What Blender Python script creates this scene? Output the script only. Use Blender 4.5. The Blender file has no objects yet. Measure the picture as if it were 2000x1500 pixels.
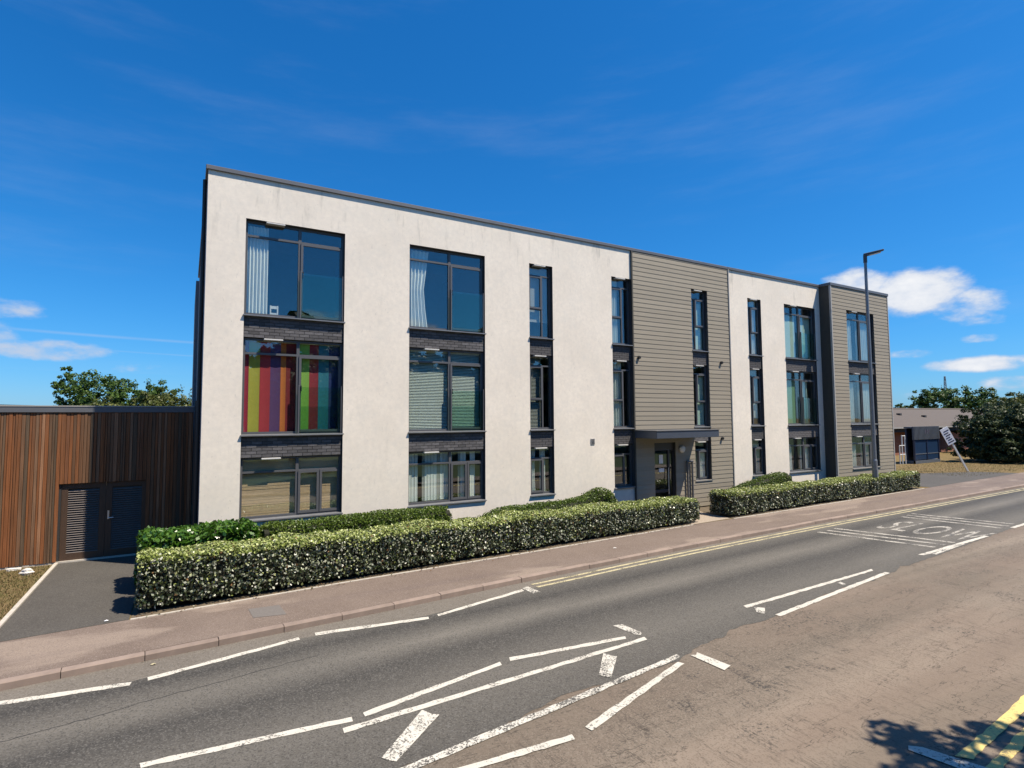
import bpy, math, random
import numpy as np
from mathutils import Vector, Matrix
R = math.radians
random.seed(7); rng = np.random.default_rng(7)
SC = bpy.context.scene; COL = SC.collection

# ------------------------------------------------------------------ camera
EYE = 3.35
cd = bpy.data.cameras.new('camera'); cam = bpy.data.objects.new('camera', cd); COL.objects.link(cam)
cd.sensor_fit = 'HORIZONTAL'; cd.sensor_width = 36.0; cd.lens = 36.0*1085.55/2000; cd.clip_start = .05; cd.clip_end = 3000
_p, _r, _y = R(3.5414), R(-.3501), R(30.2608)
fw = Vector((math.sin(_y)*math.cos(_p), math.cos(_y)*math.cos(_p), math.sin(_p)))
r0 = Vector((math.cos(_y), -math.sin(_y), 0)); u0 = r0.cross(fw)
r1 = r0*math.cos(_r)+u0*math.sin(_r); u1 = u0*math.cos(_r)-r0*math.sin(_r)
mm = Matrix((r1, u1, -fw)).transposed().to_4x4(); mm.translation = (0, 0, EYE); cam.matrix_world = mm
SC.camera = cam

# ------------------------------------------------------------------ sky, sun, exposure
SUN_EL, SUN_AZ = 59.5, 135.0            # azimuth clockwise from +Y
W = bpy.data.worlds.new('World'); SC.world = W; W.use_nodes = True
wn, wl = W.node_tree.nodes, W.node_tree.links; wn.clear()
def wnode(t, **k):
    n = wn.new(t)
    for a, b in k.items(): setattr(n, a, b)
    return n
def wmath(op, a, b=None, c=None, clamp=False):
    n = wnode('ShaderNodeMath', operation=op, use_clamp=clamp)
    for i, v in enumerate((a, b, c)):
        if v is None: continue
        if isinstance(v, (int, float)): n.inputs[i].default_value = v
        else: wl.new(v, n.inputs[i])
    return n.outputs[0]
SKY_STRENGTH = .089
sky = wnode('ShaderNodeTexSky', sky_type='NISHITA', sun_disc=False)
sky.sun_elevation = R(SUN_EL); sky.sun_rotation = R(SUN_AZ); sky.altitude = 100
sky.air_density = 1.0; sky.dust_density = .35; sky.ozone_density = 4.0
# one colour grade for the whole sky: deep, clear summer blue
sps = wnode('ShaderNodeSeparateColor'); wl.new(sky.outputs[0], sps.inputs[0]); cbs = wnode('ShaderNodeCombineColor')
for i_, (gain, pw) in enumerate(((.109, 1.64), (.72, .94), (1.44, .82))): wl.new(wmath('MULTIPLY', wmath('POWER', sps.outputs[i_], pw), gain), cbs.inputs[i_])
tc = wnode('ShaderNodeTexCoord'); sep = wnode('ShaderNodeSeparateXYZ'); wl.new(tc.outputs['Generated'], sep.inputs[0])
az = wmath('ARCTAN2', sep.outputs[0], sep.outputs[1]); el = wmath('ARCSINE', sep.outputs[2])
cmb = wnode('ShaderNodeCombineXYZ'); wl.new(az, cmb.inputs[0]); wl.new(wmath('MULTIPLY', el, 1.9), cmb.inputs[1])
def wnoise(scale, detail, rough=.55, off=(0, 0, 0), src=None):
    mp = wnode('ShaderNodeMapping'); mp.inputs['Location'].default_value = off; wl.new(src or cmb.outputs[0], mp.inputs[0])
    n = wnode('ShaderNodeTexNoise'); n.inputs['Scale'].default_value = scale; n.inputs['Detail'].default_value = detail; n.inputs['Roughness'].default_value = rough
    wl.new(mp.outputs[0], n.inputs['Vector']); return n.outputs[0]
nz = wnoise(9, 6, .6); nzf = wnoise(28, 5, .6, (3, 1, 0))
# cumulus standing low in the sky: (azimuth deg, elevation deg, half width, half height, strength)
BL = [(66.6, 10.2, 4.4, 2.5, 1.), (62.6, 11.4, 3.4, 1.7, .85), (70.0, 8.6, 3.6, 2.0, .85), (71.0, 4.05, 4.4, .8, 1.), (73.0, 2.5, 3.6, .8, .8), (70.6, 6.1, 1.6, .5, .55),
      (66.0, 5.2, 2.2, .5, .4), (-12.8, 8.6, 3.4, 1.2, .75), (-9.3, 5.6, 5.2, 1.1, .8), (-14, 6.8, 4, 1.4, .75), (-4.6, 4.6, 3.4, .7, .55), (2.3, 8.2, 2.6, .8, .45), (1.8, 4.0, 1.8, .5, .5), (62.5, 3.0, 3., .6, .5), (67, 1.6, 4, .6, .5),
      (84, 7, 7, 1.6, .8), (104, 12, 8, 2., .8), (131, 6, 9, 1.6, .7), (165, 9, 10, 2, .8), (-160, 6, 8, 1.5, .8), (-125, 10, 9, 2, .8), (-90, 7, 8, 1.7, .8), (-50, 9, 8, 1.8, .8), (-30, 5, 6, 1.2, .7)]
acc = None; grey = None
for a, e, sa, se, st in BL:
    dx = wmath('DIVIDE', wmath('SUBTRACT', az, R(a)), R(sa)); dy = wmath('DIVIDE', wmath('SUBTRACT', el, R(e)), R(se))
    d2 = wmath('ADD', wmath('MULTIPLY', dx, dx), wmath('MULTIPLY', dy, dy))
    g = wmath('MULTIPLY', wmath('SUBTRACT', 1.25, d2, clamp=True), st)
    if -40 < a < 10: grey = g if grey is None else wmath('MAXIMUM', grey, g)
    acc = g if acc is None else wmath('MAXIMUM', acc, g)
dens = wmath('ADD', wmath('MULTIPLY', acc, .95), wmath('ADD', wmath('MULTIPLY', wmath('SUBTRACT', nz, .5), 1.5), wmath('MULTIPLY', wmath('SUBTRACT', nzf, .5), .7)))
cl = wnode('ShaderNodeMapRange', interpolation_type='SMOOTHSTEP'); cl.inputs['From Min'].default_value = .38; cl.inputs['From Max'].default_value = .98
wl.new(dens, cl.inputs[0]); cover = wmath('MULTIPLY', cl.outputs[0], wmath('GREATER_THAN', acc, .001))
# thin high cirrus veil
cm2 = wnode('ShaderNodeCombineXYZ'); wl.new(wmath('ADD', wmath('MULTIPLY', az, .55), wmath('MULTIPLY', el, -.5)), cm2.inputs[0]); wl.new(wmath('MULTIPLY', el, 3.0), cm2.inputs[1])
cir = wnode('ShaderNodeMapRange', interpolation_type='SMOOTHSTEP'); cir.inputs['From Min'].default_value = .47; cir.inputs['From Max'].default_value = .85; cir.inputs['To Max'].default_value = .11
wl.new(wnoise(3.2, 7, .62, (1.4, .3, 0), cm2.outputs[0]), cir.inputs[0])
# contrails low over the left
ctr = None
for e0, slope, half, amp in ((6.95, -.012, .17, .5), (5.75, -.02, .1, .3)):
    line = wmath('ABSOLUTE', wmath('SUBTRACT', el, wmath('ADD', wmath('MULTIPLY', az, slope), R(e0))))
    t = wmath('MULTIPLY', wmath('SUBTRACT', 1.0, wmath('DIVIDE', line, R(half)), clamp=True), wmath('MULTIPLY', wmath('MULTIPLY', nz, amp), wmath('LESS_THAN', wmath('ABSOLUTE', wmath('ADD', az, R(8))), R(16))))
    ctr = t if ctr is None else wmath('ADD', ctr, t)
cover = wmath('MAXIMUM', wmath('MAXIMUM', cover, wmath('MULTIPLY', cir.outputs[0], wmath('GREATER_THAN', el, R(4)))), ctr, clamp=True)
crp = wnode('ShaderNodeMixRGB'); crp.inputs[1].default_value = (3.9, 4.5, 5.6, 1); crp.inputs[2].default_value = (6.5, 6.6, 6.8, 1)
ct = wnode('ShaderNodeMapRange'); ct.inputs['From Min'].default_value = .55; ct.inputs['From Max'].default_value = 1.2; wl.new(dens, ct.inputs[0]); wl.new(wmath('SUBTRACT', ct.outputs[0], wmath('MULTIPLY', grey, .75), clamp=True), crp.inputs[0])
mx = wnode('ShaderNodeMixRGB'); wl.new(cover, mx.inputs[0]); wl.new(cbs.outputs[0], mx.inputs[1]); wl.new(crp.outputs[0], mx.inputs[2])
bg = wnode('ShaderNodeBackground'); bg.inputs['Strength'].default_value = SKY_STRENGTH; wl.new(mx.outputs[0], bg.inputs[0])
wo = wnode('ShaderNodeOutputWorld'); wl.new(bg.outputs[0], wo.inputs[0])

sl = bpy.data.lights.new('sun', 'SUN'); sl.energy = 5.0; sl.angle = R(.53); sl.color = (1, .895, .745)
so = bpy.data.objects.new('sun', sl); COL.objects.link(so)
sdir = Vector((math.sin(R(SUN_AZ))*math.cos(R(SUN_EL)), math.cos(R(SUN_AZ))*math.cos(R(SUN_EL)), math.sin(R(SUN_EL))))
so.rotation_euler = sdir.to_track_quat('Z', 'Y').to_euler(); so.location = (10, -10, 30)
SC.view_settings.view_transform = 'Standard'; SC.view_settings.look = 'None'; SC.view_settings.gamma = 1; SC.view_settings.use_curve_mapping = False
SC.view_settings.exposure = .66
SC.render.engine = 'CYCLES'; SC.cycles.use_denoising = True; SC.cycles.max_bounces = 6; SC.cycles.diffuse_bounces = 3; SC.cycles.transparent_max_bounces = 24
SC.cycles.caustics_reflective = False; SC.cycles.caustics_refractive = False; SC.cycles.sample_clamp_indirect = 6

# ------------------------------------------------------------------ materials
class NT:
    def __init__(s, name):
        s.m = bpy.data.materials.new(name); s.m.use_nodes = True; s.n = s.m.node_tree.nodes; s.l = s.m.node_tree.links; s.n.clear()
        s.out = s.n.new('ShaderNodeOutputMaterial'); s.b = s.n.new('ShaderNodeBsdfPrincipled'); s.l.new(s.b.outputs[0], s.out.inputs[0]); s.tc = s.n.new('ShaderNodeTexCoord')
    def new(s, t, **k):
        n = s.n.new(t)
        for a, b in k.items(): setattr(n, a, b)
        return n
    def noise(s, scale, detail=4, rough=.55, stretch=None, coord='Object', off=0):
        mp = s.new('ShaderNodeMapping'); mp.inputs['Scale'].default_value = stretch or (1, 1, 1); mp.inputs['Location'].default_value = (off, off*.7, off*.3)
        s.l.new(s.tc.outputs[coord], mp.inputs[0]); n = s.new('ShaderNodeTexNoise'); n.inputs['Scale'].default_value = scale; n.inputs['Detail'].default_value = detail; n.inputs['Roughness'].default_value = rough
        s.l.new(mp.outputs[0], n.inputs[0]); return n.outputs[0]
    def rng(s, v, a, b, c=0., d=1., smooth=False):
        n = s.new('ShaderNodeMapRange')
        if smooth: n.interpolation_type = 'SMOOTHSTEP'
        s.l.new(v, n.inputs[0])
        for i, x in enumerate((a, b, c, d)): n.inputs[i+1].default_value = x
        return n.outputs[0]
    def mix(s, f, a, b, mode='MIX'):
        n = s.new('ShaderNodeMixRGB', blend_type=mode)
        for i, v in enumerate((f, a, b)):
            if isinstance(v, (int, float)): n.inputs[i].default_value = v if i == 0 else (v, v, v, 1)
            elif isinstance(v, tuple): n.inputs[i].default_value = (*v[:3], 1)
            else: s.l.new(v, n.inputs[i])
        return n.outputs[0]
    def math(s, op, a, b=0.):
        n = s.new('ShaderNodeMath', operation=op)
        for i, v in enumerate((a, b)):
            if isinstance(v, (int, float)): n.inputs[i].default_value = v
            else: s.l.new(v, n.inputs[i])
        return n.outputs[0]
    def col(s, v):
        if isinstance(v, tuple): s.b.inputs['Base Color'].default_value = (*v[:3], 1)
        else: s.l.new(v, s.b.inputs['Base Color'])
    def bump(s, h, strength=.3, dist=.01):
        n = s.new('ShaderNodeBump'); n.inputs['Strength'].default_value = strength; n.inputs['Distance'].default_value = dist; s.l.new(h, n.inputs['Height']); s.l.new(n.outputs[0], s.b.inputs['Normal'])
    def fin(s, rough=.6, metal=0., spec=.5):
        s.b.inputs['Roughness'].default_value = rough; s.b.inputs['Metallic'].default_value = metal; s.b.inputs['Specular IOR Level'].default_value = spec; return s.m
def dk(c, f): return tuple(x*f for x in c)
def plain(name, c, rough=.6, var=.12, scale=6, bump=0., bscale=80, metal=0., rnd=0., stretch=None, spec=.5):
    t = NT(name); v = t.mix(t.noise(scale, 5, .6, stretch), dk(c, 1-var*2), dk(c, 1+var*2))
    if rnd:
        oi = t.new('ShaderNodeObjectInfo'); v = t.mix(1., v, t.rng(oi.outputs['Random'], 0, 1, 1-rnd, 1+rnd), 'MULTIPLY')
    t.col(v)
    if bump: t.bump(t.noise(bscale, 4, .6, stretch), bump, .01)
    return t.fin(rough, metal, spec)
def mat_render():
    t = NT('render_white')
    a = t.mix(t.rng(t.noise(.7, 5, .6), .3, .7), (.72, .655, .565), (.82, .75, .65))
    a = t.mix(t.rng(t.noise(9, 5, .7, off=6), .35, .7, 0, .5), a, (.60, .555, .495)); a = t.mix(t.rng(t.noise(2.4, 5, .7, off=1.5), .5, .75, 0, .45), a, (.64, .61, .55))
    streak = t.noise(2.2, 6, .65, (2.2, 2.2, .35), off=4); sep = t.new('ShaderNodeSeparateXYZ'); t.l.new(t.tc.outputs['Object'], sep.inputs[0])
    top = t.rng(sep.outputs[2], 7.2, 9.0, 0, 1, True)
    f = t.math('MULTIPLY', t.rng(streak, .55, .75, 0, 1, True), t.math('ADD', t.math('MULTIPLY', top, .5), .10))
    a = t.mix(f, a, (.36, .34, .30))
    low = t.math('MULTIPLY', t.rng(sep.outputs[2], .9, .1, 0, 1, True), t.rng(t.noise(5, 4), .35, .7, 0, .45))
    a = t.mix(low, a, (.42, .40, .33))
    fl = t.rng(t.noise(26, 2, .5, (1, 1, .5), off=2), .70, .74); a = t.mix(t.math('MULTIPLY', fl, .35), a, (.40, .38, .35))
    t.col(a); t.bump(t.noise(220, 3, .7), .35, .006); return t.fin(.85, 0, .25)
def mat_asphalt(name, c0, c1, speck, bands=True, crack=False, dens=.66):
    t = NT(name); a = t.mix(t.rng(t.noise(.9, 5, .6), .3, .7), c0, c1)
    if bands == 2:   # dusty strips and darker wheel tracks running along the lane
        sp0 = t.new('ShaderNodeSeparateXYZ'); t.l.new(t.tc.outputs['Object'], sp0.inputs[0])
        v = t.math('ADD', t.math('SUBTRACT', sp0.outputs[1], t.math('MULTIPLY', sp0.outputs[0], .045)), t.math('MULTIPLY', t.math('SUBTRACT', t.noise(.5, 3, .6, (.25, 1, 1)), .5), .55))
        cr = t.new('ShaderNodeValToRGB'); ee = cr.color_ramp.elements
        for k, (p, g) in enumerate(((5.2, .35), (5.8, .5), (6.5, .75), (7.1, .3), (7.45, .12), (8.0, .95), (8.35, .5), (8.65, .05), (8.95, .35), (9.3, 1.))):
            x = ee[k] if k < 2 else ee.new((p-5)/5)
            x.position = (p-5)/5; x.color = (g, g, g, 1)
        t.l.new(t.rng(v, 5, 10), cr.inputs[0]); a = t.mix(cr.outputs[0], dk(c0, .80), (c1[0]*3.1, c1[1]*3.0, c1[2]*2.82)); a = t.mix(t.rng(t.noise(1.1, 6, .65, (.3, 1, 1), off=4), .3, .7, 0, .45), a, c1)
    elif bands:   # wheel tracks polished along the lane
        b = t.noise(1.0, 3, .5, (.035, 1.25, 1), off=2.3); a = t.mix(t.rng(b, .38, .64, 0, .8, True), a, dk(c1, 1.75))
        b2 = t.noise(1.0, 3, .5, (.05, 2.6, 1), off=7.7); a = t.mix(t.rng(b2, .5, .7, 0, .18 if crack else .5, True), a, dk(c0, .72))
    vo = t.new('ShaderNodeTexVoronoi'); vo.inputs['Scale'].default_value = 70; t.l.new(t.tc.outputs['Object'], vo.inputs['Vector'])
    sp = t.new('ShaderNodeSeparateColor'); t.l.new(vo.outputs['Color'], sp.inputs[0])
    a = t.mix(t.rng(sp.outputs[0], dens, dens+.2, 0, .6), a, speck)
    a = t.mix(t.rng(sp.outputs[1], .7, .9, 0, .5), a, dk(c0, .45))
    pits = t.rng(t.noise(16, 3, .7, off=1.7), .66, .7, 0, .35); a = t.mix(pits, a, dk(c0, .4))
    if crack:
        sp1 = t.new('ShaderNodeSeparateXYZ'); t.l.new(t.tc.outputs['Object'], sp1.inputs[0]); win = lambda ch, a0, a1, b1, b0: t.math('MULTIPLY', t.rng(sp1.outputs[ch], a0, a1, 0, 1, True), t.rng(sp1.outputs[ch], b1, b0, 1, 0, True))
        zone = t.math('MULTIPLY', win(0, 3.0, 5.0, 7.2, 9.), win(1, 3.9, 4.6, 5.3, 5.8)); tear = t.math('MULTIPLY', t.rng(t.noise(2.2, 4, .65, (1.6, .7, 1), off=2.2), .53, .60, 0, 1, True), t.rng(t.noise(20, 3, .75, off=1), .48, .56)); a = t.mix(t.math('MULTIPLY', t.math('MULTIPLY', tear, zone), .85), a, (.035, .033, .03))
        a = t.mix(t.rng(t.noise(.6, 4, .6, (.3, 1, 1), off=11), .35, .65, 0, .55, True), a, (c1[0]*1.18, c1[1]*1.08, c1[2]*1.05)); a = t.mix(t.rng(t.noise(.5, 3, .6, (.25, 1.2, 1), off=14), .45, .7, 0, .5, True), a, (c0[0]*.94, c0[1]*1.0, c0[2]*.98))
        w = t.noise(1.3, 5, .65, (.35, 1.6, 1), off=9); k = t.rng(t.math('ABSOLUTE', t.math('SUBTRACT', w, .5)), .0, .006, .75, 0)
        a = t.mix(k, a, dk(c0, .3))
        fr = t.math('MULTIPLY', t.rng(t.noise(.8, 4, .6, off=5.2), .56, .68, 0, 1, True), t.rng(t.noise(24, 3, .7, off=1), .52, .6)); a = t.mix(t.math('MULTIPLY', fr, .8), a, (.035, .033, .03))
        w2 = t.noise(2.2, 5, .62, (2.6, .30, 1), off=3.3); k2 = t.math('MULTIPLY', t.rng(t.math('ABSOLUTE', t.math('SUBTRACT', w2, .5)), .0, .014, .75, 0), t.rng(t.noise(1.7, 3, .6, off=6.6), .42, .6)); a = t.mix(k2, a, dk(c0, .4))
    t.col(a); t.bump(t.noise(120, 3, .75), .55, .012); return t.fin(.82, 0, .35)
def mat_paint(name, c, under, worn=.5):
    t = NT(name); n = t.noise(42, 4, .7); n2 = t.noise(3, 3, .6)
    w = t.rng(t.math('ADD', t.math('MULTIPLY', n, .75), t.math('MULTIPLY', n2, .4)), worn, worn+.05)
    a = t.mix(w, c, under); a = t.mix(t.rng(t.noise(7, 5, .7, off=3), .4, .8, 0, .35), a, dk(c, .6)); t.col(a); t.bump(t.noise(120, 3, .7), .4, .01); return t.fin(.7, 0, .3)
def mat_glass(name, tint, r0=.07, body=1.0):
    t = NT(name); t.n.remove(t.b)
    tr = t.new('ShaderNodeBsdfTransparent'); tr.inputs[0].default_value = (*tint, 1); gl = t.new('ShaderNodeBsdfGlossy'); gl.inputs['Roughness'].default_value = .0; gl.inputs['Color'].default_value = (.95, .98, 1, 1)
    bp = t.new('ShaderNodeBump'); bp.inputs['Strength'].default_value = .02; bp.inputs['Distance'].default_value = .05; t.l.new(t.noise(.8, 2), bp.inputs['Height']); t.l.new(bp.outputs[0], gl.inputs['Normal'])
    lw = t.new('ShaderNodeLayerWeight'); lw.inputs['Blend'].default_value = .5
    f = t.math('ADD', t.math('MULTIPLY', t.math('POWER', lw.outputs['Facing'], 5.), 1-r0), r0)
    mxs = t.new('ShaderNodeMixShader'); t.l.new(f, mxs.inputs[0]); t.l.new(tr.outputs[0], mxs.inputs[1]); t.l.new(gl.outputs[0], mxs.inputs[2]); t.l.new(mxs.outputs[0], t.out.inputs[0]); return t.m
def mat_leaf(name, cols, rough=.4, trans=.25, spec=.5):
    t = NT(name); g = t.new('ShaderNodeNewGeometry'); rp = t.new('ShaderNodeValToRGB'); rp.color_ramp.interpolation = 'LINEAR'
    e = rp.color_ramp.elements
    for i, c in enumerate(cols):
        x = e[i] if i < 2 else e.new(1)
        x.position = i/(len(cols)-1); x.color = (*c, 1)
    for i, c in enumerate(cols): e[i].position = i/(len(cols)-1); e[i].color = (*c, 1)
    t.l.new(g.outputs['Random Per Island'], rp.inputs[0]); t.col(rp.outputs[0]); t.fin(rough, 0, spec)
    tl = t.new('ShaderNodeBsdfTranslucent'); t.l.new(rp.outputs[0], tl.inputs[0]); ms = t.new('ShaderNodeMixShader'); ms.inputs[0].default_value = trans
    t.l.new(t.b.outputs[0], ms.inputs[1]); t.l.new(tl.outputs[0], ms.inputs[2]); t.l.new(ms.outputs[0], t.out.inputs[0]); return t.m
def mat_timber():
    t = NT('cedar_board'); oi = t.new('ShaderNodeObjectInfo'); rp = t.new('ShaderNodeValToRGB'); e = rp.color_ramp.elements
    cs = [(0, (.165, .074, .034)), (.2, (.24, .092, .036)), (.4, (.115, .070, .042)), (.55, (.21, .108, .058)), (.7, (.10, .072, .048)), (.85, (.31, .165, .092)), (1, (.14, .054, .024))]
    for i, (p, c) in enumerate(cs):
        x = e[i] if i < 2 else e.new(p)
        x.position = p; x.color = (*c, 1)
    t.l.new(oi.outputs['Random'], rp.inputs[0])
    ad = t.new('ShaderNodeVectorMath', operation='ADD'); t.l.new(t.tc.outputs['Object'], ad.inputs[0]); t.l.new(oi.outputs['Random'], ad.inputs[1])
    mp = t.new('ShaderNodeMapping'); mp.inputs['Scale'].default_value = (34, 34, .9); t.l.new(ad.outputs[0], mp.inputs[0]); n = t.new('ShaderNodeTexNoise'); n.inputs['Scale'].default_value = 1.6; n.inputs['Detail'].default_value = 5; t.l.new(mp.outputs[0], n.inputs[0])
    a = t.mix(t.rng(n.outputs[0], .3, .7), dk((1, 1, 1), .62), (1.3, 1.25, 1.2)); c = t.mix(1., rp.outputs[0], a, 'MULTIPLY')
    c = t.mix(t.rng(t.noise(1.4, 4, .6, (3, 3, .5)), .5, .8, 0, .45), c, (.13, .105, .08)); t.col(c); t.bump(n.outputs[0], .4, .006); return t.fin(.75, 0, .2)
def mat_grass():
    t = NT('dry_lawn'); a = t.mix(t.rng(t.noise(1.1, 5, .65), .35, .65), (.19, .13, .065), (.10, .095, .03)); a = t.mix(t.rng(t.noise(14, 4, .7), .35, .7), a, (.24, .17, .09)); a = t.mix(t.rng(t.noise(60, 3, .7), .5, .75, 0, .6), a, (.10, .075, .04)); t.col(a); t.bump(t.noise(70, 4, .7), .8, .03); return t.fin(.9, 0, .1)
def mat_pave():
    t = NT('red_tarmac'); a = t.mix(t.rng(t.noise(.8, 5, .6), .3, .7), (.138, .104, .084), (.178, .138, .112))
    sw = t.noise(.55, 4, .55, (.45, 1.25, 1), off=3.1); a = t.mix(t.rng(sw, .51, .57, 0, .70, True), a, (.27, .215, .172))
    dr = t.noise(1., 4, .6, (.06, 1.4, 1), off=8.1); a = t.mix(t.rng(dr, .5, .7, 0, .45, True), a, (.115, .088, .08))
    vo = t.new('ShaderNodeTexVoronoi'); vo.inputs['Scale'].default_value = 110; t.l.new(t.tc.outputs['Object'], vo.inputs['Vector']); sp = t.new('ShaderNodeSeparateColor'); t.l.new(vo.outputs['Color'], sp.inputs[0])
    a = t.mix(t.rng(sp.outputs[0], .7, .95, 0, .5), a, (.33, .27, .23)); a = t.mix(t.rng(sp.outputs[1], .8, .95, 0, .5), a, (.06, .05, .045)); t.col(a); t.bump(t.noise(140, 3, .7), .4, .008); return t.fin(.85, 0, .3)

M = dict(render=mat_render(), asphalt=mat_asphalt('dark_asphalt', (.042, .040, .037), (.056, .053, .048), (.15, .142, .128), 2),
    tan=mat_asphalt('old_asphalt', (.128, .102, .078), (.158, .128, .099), (.228, .193, .152), True, True, .6),
    drive=mat_asphalt('drive_asphalt', (.070, .064, .056), (.088, .081, .071), (.14, .13, .115), False, False, .75),
    lawn=plain('green_lawn', (.035, .06, .016), .95, .25, 3, .6, 40), gutter=mat_asphalt('gutter_asphalt', (.135, .118, .098), (.165, .146, .122), (.22, .2, .17), False, False, .7), pave=mat_pave(), kerb=plain('kerb_concrete', (.235, .18, .148), .85, .16, 5, .3, 130, rnd=.10), edging=plain('edging_concrete', (.46, .42, .36), .85, .15, 9, .3),
    white=mat_paint('white_road_paint', (.56, .53, .46), (.09, .085, .077), .625), whiteworn=mat_paint('worn_white_paint', (.58, .55, .48), (.06, .057, .052), .575), whitefaint=mat_paint('faded_white_paint', (.47, .44, .38), (.075, .071, .065), .555),
    yellow=mat_paint('yellow_road_paint', (.66, .52, .19), (.16, .14, .11), .64), yellowfade=mat_paint('faded_yellow_paint', (.50, .44, .27), (.12, .11, .08), .59),
    grass=mat_grass(), soil=plain('soil', (.11, .085, .055), .95, .3, 4, .8, 30), mulch=plain('gravel_path', (.33, .27, .21), .9, .25, 20, .8, 60),
    frame=plain('grey_aluminium', (.088, .090, .098), .42, .05, 3), reveal=plain('dark_reveal_metal', (.05, .05, .055), .5, .05, 3), coping=plain('coping_metal', (.125, .127, .135), .45, .1, 3, metal=.2),
    sill=plain('sill_metal', (.21, .215, .225), .4, .1, 4, metal=.3), vent=plain('vent_plastic', (.52, .515, .50), .5, .05), brick=plain('slate_brick', (.085, .082, .086), .75, .22, 14, .5, 90, rnd=.35), mortar=plain('dark_mortar', (.035, .034, .035), .9, .2, 20),
    board=plain('fibre_board', (.262, .230, .178), .7, .07, 5, .25, 60, rnd=.07, stretch=(.3, 1, 4)), boarddark=plain('cladding_backing', (.05, .047, .04), .8, .1), trim=plain('trim_metal', (.36, .35, .33), .5, .05),
    side=plain('side_dark_brick', (.20, .19, .20), .85, .15, 6), inner=plain('interior_plaster', (.20, .195, .185), .9, .05), carpet=plain('carpet', (.12, .11, .10), .95, .1),
    glass=mat_glass('window_glass', (.955, .985, .965), .09), balglass=mat_glass('balustrade_glass', (.84, .95, .90), .05), canopy=plain('canopy_metal', (.075, .088, .115), .4, .05, 4, metal=.3),
    door=plain('door_frame_metal', (.03, .032, .04), .4, .05), steel=plain('steel', (.55, .55, .55), .35, .05, metal=.8), black=plain('black_plastic', (.02, .02, .02), .5, .05),
    lampw=plain('lamp_opal', (.7, .69, .66), .4, .03), timber=mat_timber(), fascia=plain('fascia_metal', (.115, .122, .135), .45, .06, 3), louvre=plain('louvre_slat', (.15, .13, .12), .6, .08, 5, spec=.2), doorwood=plain('stained_door', (.06, .034, .02), .6, .2, 6, stretch=(8, 8, 1)),
    pole=plain('galvanised_pole', (.20, .215, .235), .5, .12, 3, metal=.5), lamp=plain('lamp_head_metal', (.055, .06, .07), .5, .05),
    curtain=plain('white_curtain', (.74, .76, .74), .9, .06, 5), blind=plain('white_blind', (.66, .70, .66), .8, .05, 5), teal=plain('pale_teal_blind', (.44, .58, .52), .8, .06, 5), green=plain('green_blind', (.16, .30, .17), .85, .08, 5), bamboo=plain('reed_blind', (.66, .45, .28), .8, .18, 25, .3, 60, stretch=(.3, 1, 3)), greyblind=plain('grey_blind', (.33, .33, .31), .85, .06, 5),
    redbrick=plain('red_brick', (.25, .105, .07), .85, .15, 8, .4, 60, rnd=.1), tiles=plain('brown_roof_tile', (.092, .074, .061), .85, .15, 4, .5, 30, rnd=.12), soffit=plain('dark_soffit', (.03, .03, .03), .7), blue=plain('blue_panel', (.012, .032, .075), .35, .1, 4), bluegrey=plain('corrugated_sheet', (.085, .098, .118), .5, .1, 6), blueframe=plain('blue_frame', (.012, .02, .05), .4),
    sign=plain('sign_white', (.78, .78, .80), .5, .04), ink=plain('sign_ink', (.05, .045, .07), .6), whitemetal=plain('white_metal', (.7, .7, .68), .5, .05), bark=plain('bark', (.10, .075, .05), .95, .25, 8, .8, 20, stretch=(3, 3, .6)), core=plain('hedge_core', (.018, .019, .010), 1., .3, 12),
    stone=plain('pale_stone', (.62, .59, .54), .8, .15, 9, .5, 30), patch=plain('grey_patch', (.145, .13, .118), .85, .12, 20, .4, 120), hill=plain('far_hill', (.04, .055, .05), 1., .2, .08),
    l_front=mat_leaf('leaf_euonymus', [(.008, .014, .005), (.012, .021, .007), (.020, .032, .010), (.045, .062, .022), (.24, .27, .17), (.56, .57, .45)], .36, .08, .5), l_yellow=mat_leaf('leaf_yellow_green', [(.11, .155, .028), (.30, .355, .085), (.58, .61, .29)], .38, .2, .5), l_dry=mat_leaf('leaf_dry', [(.12, .06, .025), (.22, .13, .06)], .7, .1, .2),
    l_laurel=mat_leaf('leaf_laurel', [(.025, .075, .008), (.055, .135, .014), (.11, .21, .028)], .28, .2, .6), l_box=mat_leaf('leaf_box', [(.038, .075, .008), (.080, .13, .014), (.135, .185, .024)], .45, .2, .4), l_tree=mat_leaf('leaf_tree', [(.024, .055, .012), (.055, .108, .018), (.10, .165, .03)], .5, .25, .3), l_dark=mat_leaf('leaf_dark_shrub', [(.018, .034, .011), (.038, .062, .017), (.075, .092, .03)], .5, .18, .3), l_olive=mat_leaf('leaf_olive', [(.045, .062, .012), (.085, .105, .02), (.12, .13, .03)], .5, .25, .3),
    blade=mat_leaf('grass_blade', [(.20, .14, .065), (.09, .10, .03), (.26, .19, .10)], .7, .2, .2))
VANES = dict(crimson=(.42, .03, .07), olive=(.50, .44, .07), scarlet=(.48, .045, .06), plum=(.13, .055, .16), orange=(.62, .17, .04), maroon=(.22, .018, .025), lime=(.30, .52, .10), wine=(.33, .03, .05), teal=(.03, .19, .27), navy=(.012, .03, .13))
for k, c in VANES.items(): M['v_'+k] = plain('vane_'+k, c, .85, .04, 6)

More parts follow.
